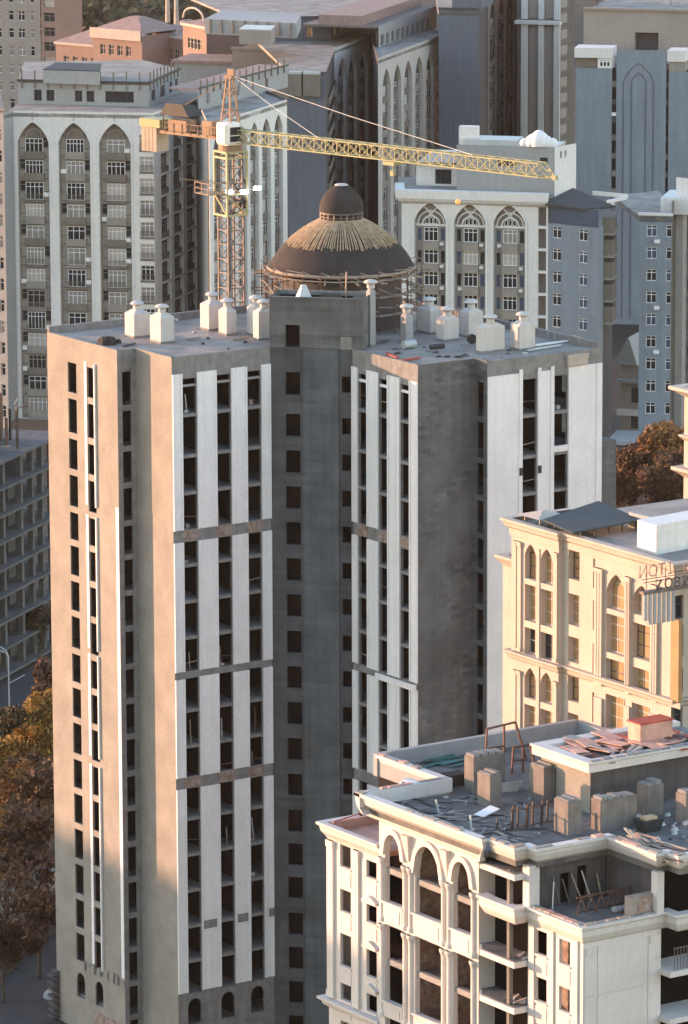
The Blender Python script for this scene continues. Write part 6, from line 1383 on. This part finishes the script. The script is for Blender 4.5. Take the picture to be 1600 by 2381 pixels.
p = at_deck(972, 1856); m_ = MB(); m_.smooth = False
for k in range(9):
    t0, t1 = math.pi*(.05+.11*k), math.pi*(.05+.11*(k+1))
    for y0, y1 in ((0, 1.5),): m_.q((p.x+1.0*math.cos(t0), p.y, DK+1.25*math.sin(t0)), (p.x+1.0*math.cos(t1), p.y, DK+1.25*math.sin(t1)), (p.x+1.0*math.cos(t1), p.y+y1, DK+1.25*math.sin(t1)), (p.x+1.0*math.cos(t0), p.y+y1, DK+1.25*math.sin(t0)))
    m_.q((p.x+1.0*math.cos(t0), p.y, DK+1.25*math.sin(t0)), (p.x+1.0*math.cos(t1), p.y, DK+1.25*math.sin(t1)), (p.x+.92*math.cos(t1), p.y-.04, DK+1.15*math.sin(t1)), (p.x+.92*math.cos(t0), p.y-.04, DK+1.15*math.sin(t0)))
loose('curved_sheet', m_, 'sheet', 'curved zinc half drum leaning by the left parapet of the white block roof', 'sheet')
for px, py, h in ((938, 1852, 1.1), (960, 1858, .9), (1020, 1890, 1.0), (1096, 1930, 1.1), (1155, 1930, .8)):
    p = at_deck(px, py); m_ = MB(); m_.bar(p, p+Vector((rnd.uniform(-.2, .2), .1, h)), .12); loose('upright_post', m_, rnd.choice(('sheet', 'darksteel', 'beam')), 'short post standing upright near the front parapet of the white block roof', 'post', 'posts on the white block roof')
p = at_deck(1046, 1832); m_ = MB(); m_.box(p.x, p.x+1.7, p.y, p.y+1.2, DK+.004, DK+.9); loose('dark_opening_box', m_, 'membrane', 'black box standing in for a dark roof opening between parapet and first chimney stump', 'opening')  # solid black box paints the shade inside a roof opening
for i in range(9):
    p = at_deck(1010+i*9, 1772+rnd.uniform(-6, 10)); m_ = MB(); m_.bar(p+Vector((-1.2, rnd.uniform(-.3, .3), .08+.07*(i % 3))), p+Vector((1.3, rnd.uniform(-.3, .3), .12+.07*(i % 3))), .32, .08); loose('net_roll', m_, 'net', 'green net roll piled against the back parapet of the white block', 'net', 'green nets on the white block roof')
p = at_deck(1500, 1938); m_ = MB(); m_.hexa([(p.x, p.y, DK), (p.x+1.4, p.y, DK), (p.x+1.4, p.y+1, DK), (p.x, p.y+1, DK), (p.x-.2, p.y-.2, DK+.9), (p.x+1.6, p.y-.2, DK+.9), (p.x+1.6, p.y+1.2, DK+.9), (p.x-.2, p.y+1.2, DK+.9)]); o = loose('skip_bin', m_, 'darksteel', 'dark tapered bin with timber offcuts between chimney stumps', 'bin')
m_ = MB(); m_.box(p.x+.1, p.x+1.2, p.y+.1, p.y+.8, DK+.85, DK+1.1); m_.build('offcuts', 'timber', o)
for i in range(26):
    p = at_deck(rnd.uniform(1470, 1600), rnd.uniform(1890, 1960)); m_ = MB(); r_ = rnd.uniform(.12, .32); m_.hexa([(p.x, p.y, DK), (p.x+r_*2, p.y+.1, DK), (p.x+r_*1.8, p.y+r_, DK), (p.x, p.y+r_*1.3, DK), (p.x+.05, p.y, DK+r_), (p.x+r_*1.6, p.y+.15, DK+r_*.8), (p.x+r_*1.5, p.y+r_, DK+r_), (p.x+.1, p.y+r_*1.2, DK+r_*.7)]); loose('rubble_piece', m_, rnd.choice(('sheet', 'grey', 'vent', 'teal', 'beam')), 'rubble on the deck at the right side of the white block roof', 'rubble', 'rubble on the right of the deck')
for i in range(70):
    p = at_deck(rnd.uniform(880, 1260), rnd.uniform(1850, 1945))
    if p.x < -32.4 or p.y < -98: continue
    m_ = MB(); r_ = rnd.uniform(.05, .18); m_.hexa([(p.x, p.y, DK), (p.x+r_*2, p.y+.05, DK), (p.x+r_*1.8, p.y+r_, DK), (p.x, p.y+r_*1.3, DK), (p.x+.02, p.y, DK+r_), (p.x+r_*1.6, p.y+.05, DK+r_*.8), (p.x+r_*1.5, p.y+r_, DK+r_), (p.x+.03, p.y+r_*1.2, DK+r_*.7)]); loose('rubble_piece', m_, rnd.choice(('vent', 'grey', 'charcoal', 'beam')), 'small rubble strewn over the left deck of the white block', 'rubble', 'rubble on the left of the deck')
# hoses along the front parapet
for i, pts in enumerate((((880, 1866), (940, 1868), (1000, 1900), (1060, 1910)), ((1120, 1942), (1180, 1932), (1270, 1928), (1300, 1940)), ((1150, 1950), (1165, 1935), (1200, 1945), (1180, 1958)))):
    P_ = [at_deck(*p)+Vector((0, 0, .06)) for p in pts]; sm_ = []
    for k in range(len(P_)-1): sm_ += [P_[k].lerp(P_[k+1], t/5) for t in range(5)]
    m_ = MB(); m_.tube(sm_+[P_[-1]], .05, 5); loose('hose', m_, 'charcoal', ('black hose by the left end of the white block roof', 'black hose below the bar rack on the roof', 'black hose coiled at the near corner of the roof')[i], 'hose')
# terrace: rusty truss, bags
a, b = onZ(1340, 2128, 43.3), onZ(1478, 2100, 43.3); Tr = thing('lattice_truss', (a.x, a.y, 43.3), 'rusty lattice truss lying on the open terrace of the white block', 'truss'); n = 6
for k in range(n):
    p0, p1 = a.lerp(b, k/n), a.lerp(b, (k+1)/n); m_ = MB(); U = Vector((0, 0, 1.25)); m_.bar(p0+U, p1+U, .1); m_.bar(p0, (p0+p1)/2+U, .07); m_.bar((p0+p1)/2+U, p1, .07); m_.bar(p0+Vector((.3, .5, 0)), p1+Vector((.3, .5, 0)), .08); m_.build('truss_panel', 'rust', Tr)
for i in range(7):
    p = onZ(1440+i*9, 2122-i*1.2, 43.28); m_ = MB(); m_.smooth = True; m_.lathe((p.x, p.y+.4, 43.28), [(.3, 0), (.36, .15), (.25, .32), (.05, .38)], 8); loose('cement_bag', m_, 'grey', 'grey cement bag heaped at the terrace edge of the white block', 'bag', 'bags on the terrace')
for i in range(6):
    x = -30.6+i*.9; m_ = MB(); m_.bar((x, -99.3-rnd.uniform(0, .5), 43.3), (x+rnd.uniform(-.6, .6), -99.1, 45.6+rnd.uniform(-.5, .3)), .08); loose('prop', m_, rnd.choice(('oldtimber', 'steel', 'vent')), 'thin prop leaning against the terrace back wall of the white block', 'prop', 'props on the terrace')
p = onZ(1228, 2090, 43.6); m_ = MB()
for k in range(5): m_.bar((p.x, p.y, 43.6), (p.x+rnd.uniform(-.8, .9), p.y+rnd.uniform(-.4, .6), 44.2+rnd.uniform(-.4, .5)), .07)
loose('rebar_tangle', m_, 'darksteel', 'tangle of dark rebar at the corner column of the terrace', 'rebar')
for z, n in ((39.45, 6), (36.05, 9)):
    for i in range(n): m_ = MB(); x = -32.6+rnd.uniform(0, 1); y = -98.2+rnd.uniform(0, 2); m_.bar((x, y, z+.05), (x+rnd.uniform(-.4, .9), y+rnd.uniform(-.8, .8), z+.1+rnd.uniform(0, .25)), rnd.uniform(.1, .35), .1); loose('rubble_piece', m_, rnd.choice(('taupe', 'grey', 'oldtimber')), 'rubble left on the '+('upper' if z > 38 else 'lower')+' corner balcony of the white block', 'rubble', 'rubble on the corner balconies')
# red handrail round the low wing roof
fx = [Vector((-31.5, -73.1, 44.0)), Vector((-26.4, -73.1, 44.6))]; m_ = MB(); m_.bar(fx[0], fx[1], .07); m_.bar((-29, -73.1, 44.3), (-29, -73.1, 45.6), .09); m_.bar((-31.3, -79.6, 43.3), (-31.3, -79.6, 44.9), .12); loose('handrail', m_, 'redsheet', 'red painted rail above the low left wing of the white block', 'rail')

# ---- on the tower roof
TD = 65.87
def rk(px, py): return onZ(px, py, TD)
p = rk(258, 800); m_ = MB()
for k in range(16):
    q = p+Vector((rnd.uniform(-.9, .9), rnd.uniform(-.5, .6), 0)); r_ = rnd.uniform(.2, .45); m_.hexa([q+Vector(v)*r_ for v in ((-1, -1, 0), (1, -.8, 0), (1.1, 1, 0), (-.9, 1, 0), (-.6, -.7, 1.6), (.7, -.6, 1.3), (.5, .7, 1.5), (-.7, .6, 1.2))])
loose('tarpaulin_heap', m_, 'membrane', 'black tarpaulin heap at the left parapet of the tower roof', 'heap')
for px, py, l, a, mt, lab in ((300, 805, 1.6, .3, 'darksteel', 'dark bar lying near the tarpaulin heap on the tower roof'), (405, 742, 3.0, 1.2, 'vent', 'pale pipe by the rear parapet of the left tower roof'), (520, 758, 2.2, .2, 'timber', 'timber offcut between the vent stacks of the left tower roof'), (560, 790, 1.8, .1, 'oldtimber', 'grey plank before the shaft on the left tower roof'), (450, 790, 1.5, 0, 'oldtimber', 'grey plank in the middle of the left tower roof'),
                             (912, 830, 2.4, 1.4, 'redsheet', 'red painted bar at the corner of the right tower roof'), (955, 838, 2.2, .1, 'redsheet', 'second red bar along the front parapet of the right tower roof'), (1265, 812, 4.0, .1, 'sheet', 'pale sheet strip along the right end of the tower roof'), (1290, 800, 4.5, .05, 'pvc', 'white sheet strip at the rear of the right tower roof'), (1075, 830, 1.4, .5, 'darksteel', 'dark offcut before the wide vent stack'), (1350, 790, 3.0, 1.5, 'timber', 'sunlit timber at the far right corner of the tower roof'), (880, 800, 3.2, .4, 'steel', 'steel bar beside the tall vent stack on the right tower roof')):
    p = rk(px, py); m_ = MB(); d = Vector((math.cos(a), math.sin(a), 0))*l/2; m_.bar(p-d+Vector((0, 0, .12)), p+d+Vector((0, 0, .16)), .3, .12); loose('roof_offcut', m_, mt, lab, 'offcut')
p = rk(938, 812); m_ = MB(); m_.tube([p+Vector((0, 0, .4)), p+Vector((1.3, .1, .4))], .38, 12); loose('insulation_roll', m_, 'sheet', 'fat pale insulation roll on the right tower roof', 'roll')
p = rk(1000, 812); m_ = MB(); m_.tube([p+Vector((0, 0, .22)), p+Vector((1.4, -.2, .22))], .22, 10); loose('felt_roll', m_, 'charcoal', 'dark felt roll lying on the right tower roof', 'roll')
p = rk(1098, 800); m_ = MB(); m_.tube([p+Vector((0, 0, .45)), p+Vector((.1, .25, .45))], .45, 14); loose('spare_tyre', m_, 'membrane', 'black tyre beside the wide vent stack', 'tyre')
for i in range(34):
    p = rk(rnd.uniform(870, 1250), rnd.uniform(795, 835))
    if p.x < 16.4 or p.y < -17 or (p.x < 22.3 and p.y < -15.4): continue
    m_ = MB(); r_ = rnd.uniform(.08, .3); m_.hexa([(p.x, p.y, TD), (p.x+r_*2, p.y+.05, TD), (p.x+r_*1.8, p.y+r_, TD), (p.x, p.y+r_*1.3, TD), (p.x+.02, p.y, TD+r_*.6), (p.x+r_*1.6, p.y+.05, TD+r_*.5), (p.x+r_*1.5, p.y+r_, TD+r_*.6), (p.x+.03, p.y+r_*1.2, TD+r_*.4)]); loose('rubble_piece', m_, rnd.choice(('vent', 'grey', 'charcoal', 'beam', 'darksteel')), 'small rubble on the right wing of the tower roof', 'rubble', 'rubble on the tower roof')
for i in range(18):
    p = rk(rnd.uniform(300, 600), rnd.uniform(755, 815))
    if p.x < .6 or p.y < .6 or p.x > 11: continue
    m_ = MB(); r_ = rnd.uniform(.06, .2); m_.hexa([(p.x, p.y, TD), (p.x+r_*2, p.y+.05, TD), (p.x+r_*1.8, p.y+r_, TD), (p.x, p.y+r_*1.3, TD), (p.x+.02, p.y, TD+r_), (p.x+r_*1.6, p.y+.05, TD+r_*.8), (p.x+r_*1.5, p.y+r_, TD+r_), (p.x+.03, p.y+r_*1.2, TD+r_*.7)]); loose('rubble_piece', m_, rnd.choice(('vent', 'grey', 'charcoal')), 'small rubble on the left wing of the tower roof', 'rubble', 'rubble on the left tower roof')
# shaft head: pyramid cap, bin, mast
q = fD.p(2.9, 1.2, 70.06); m_ = MB(); m_.hexa([q+Vector(v) for v in ((-.9, -.5, 0), (.5, -.9, 0), (.9, .5, 0), (-.5, .9, 0), (-.25, -.12, 1.5), (.12, -.25, 1.5), (.25, .12, 1.5), (-.12, .25, 1.5))]); loose('pyramid_cap', m_, 'sheet', 'pale tapered metal cap on top of the stair shaft', 'cap')
q = fD.p(5.4, .8, 70.06); m_ = MB(); m_.fb(fD, 4.6, 6.4, .6, 1.2, 70.06, 70.9); loose('storage_bin', m_, 'charcoal', 'long dark bin on top of the stair shaft', 'bin')
m_ = MB(); q = fD.p(6.8, 1.0, 70.06); m_.bar(q, q+Vector((.2, .1, 2.8)), .12); m_.bar(q+Vector((0, 0, 1.2)), q+Vector((-.9, .6, 2.6)), .07); loose('scaffold_pole', m_, 'steel', 'leaning scaffold pole on top of the stair shaft', 'pole')
# props and guard bars seen in the open bays of the tower
for fr_, bays in ((fC, bC), (fA, bA), (fW, bW)):
    for a, b_ in bays:
        for k, z in enumerate(FL[1:15]):
            if rnd.random() < .22: m_ = MB(); s = a+rnd.uniform(.25, b_-a-.3); m_.bar(fr_.p(s, .7, z), fr_.p(s+rnd.uniform(-.15, .15), .8, z+rnd.uniform(1.6, 2.6)), .09); m_.build('floor_prop', rnd.choice(('oldtimber', 'steel', 'vent')), T)
            if rnd.random() < .18: m_ = MB(); m_.bar(fr_.p(a+.02, .3, z+1.1+rnd.uniform(-.2, .3)), fr_.p(b_-.02, .3, z+1.1), .07); m_.build('guard_bar', rnd.choice(('oldtimber', 'rust')), T)
            if rnd.random() < .2: m_ = MB(); s = a+rnd.uniform(.2, b_-a-.6); m_.fb(fr_, s, s+.4, .6, 1.1, z, z+rnd.uniform(.2, .5)); m_.build('block_pile', rnd.choice(('vent', 'beam', 'brick')), T)
# ------------------------------------------------------------------ evening haze
m_ = MB(); m_.box(-2600, 4600, -1300, 4600, -1.2, 150); hz = m_.build('haze', None); tag(hz, kind='stuff')
hm = bpy.data.materials.new('haze'); hm.use_nodes = True; N = hm.node_tree.nodes; N.clear()
vo = N.new('ShaderNodeVolumePrincipled'); vo.inputs['Color'].default_value = (.95, .87, .80, 1); vo.inputs['Density'].default_value = .00002; vo.inputs['Anisotropy'].default_value = .2
ou = N.new('ShaderNodeOutputMaterial'); hm.node_tree.links.new(vo.outputs[0], ou.inputs['Volume']); hz.data.materials.append(hm)
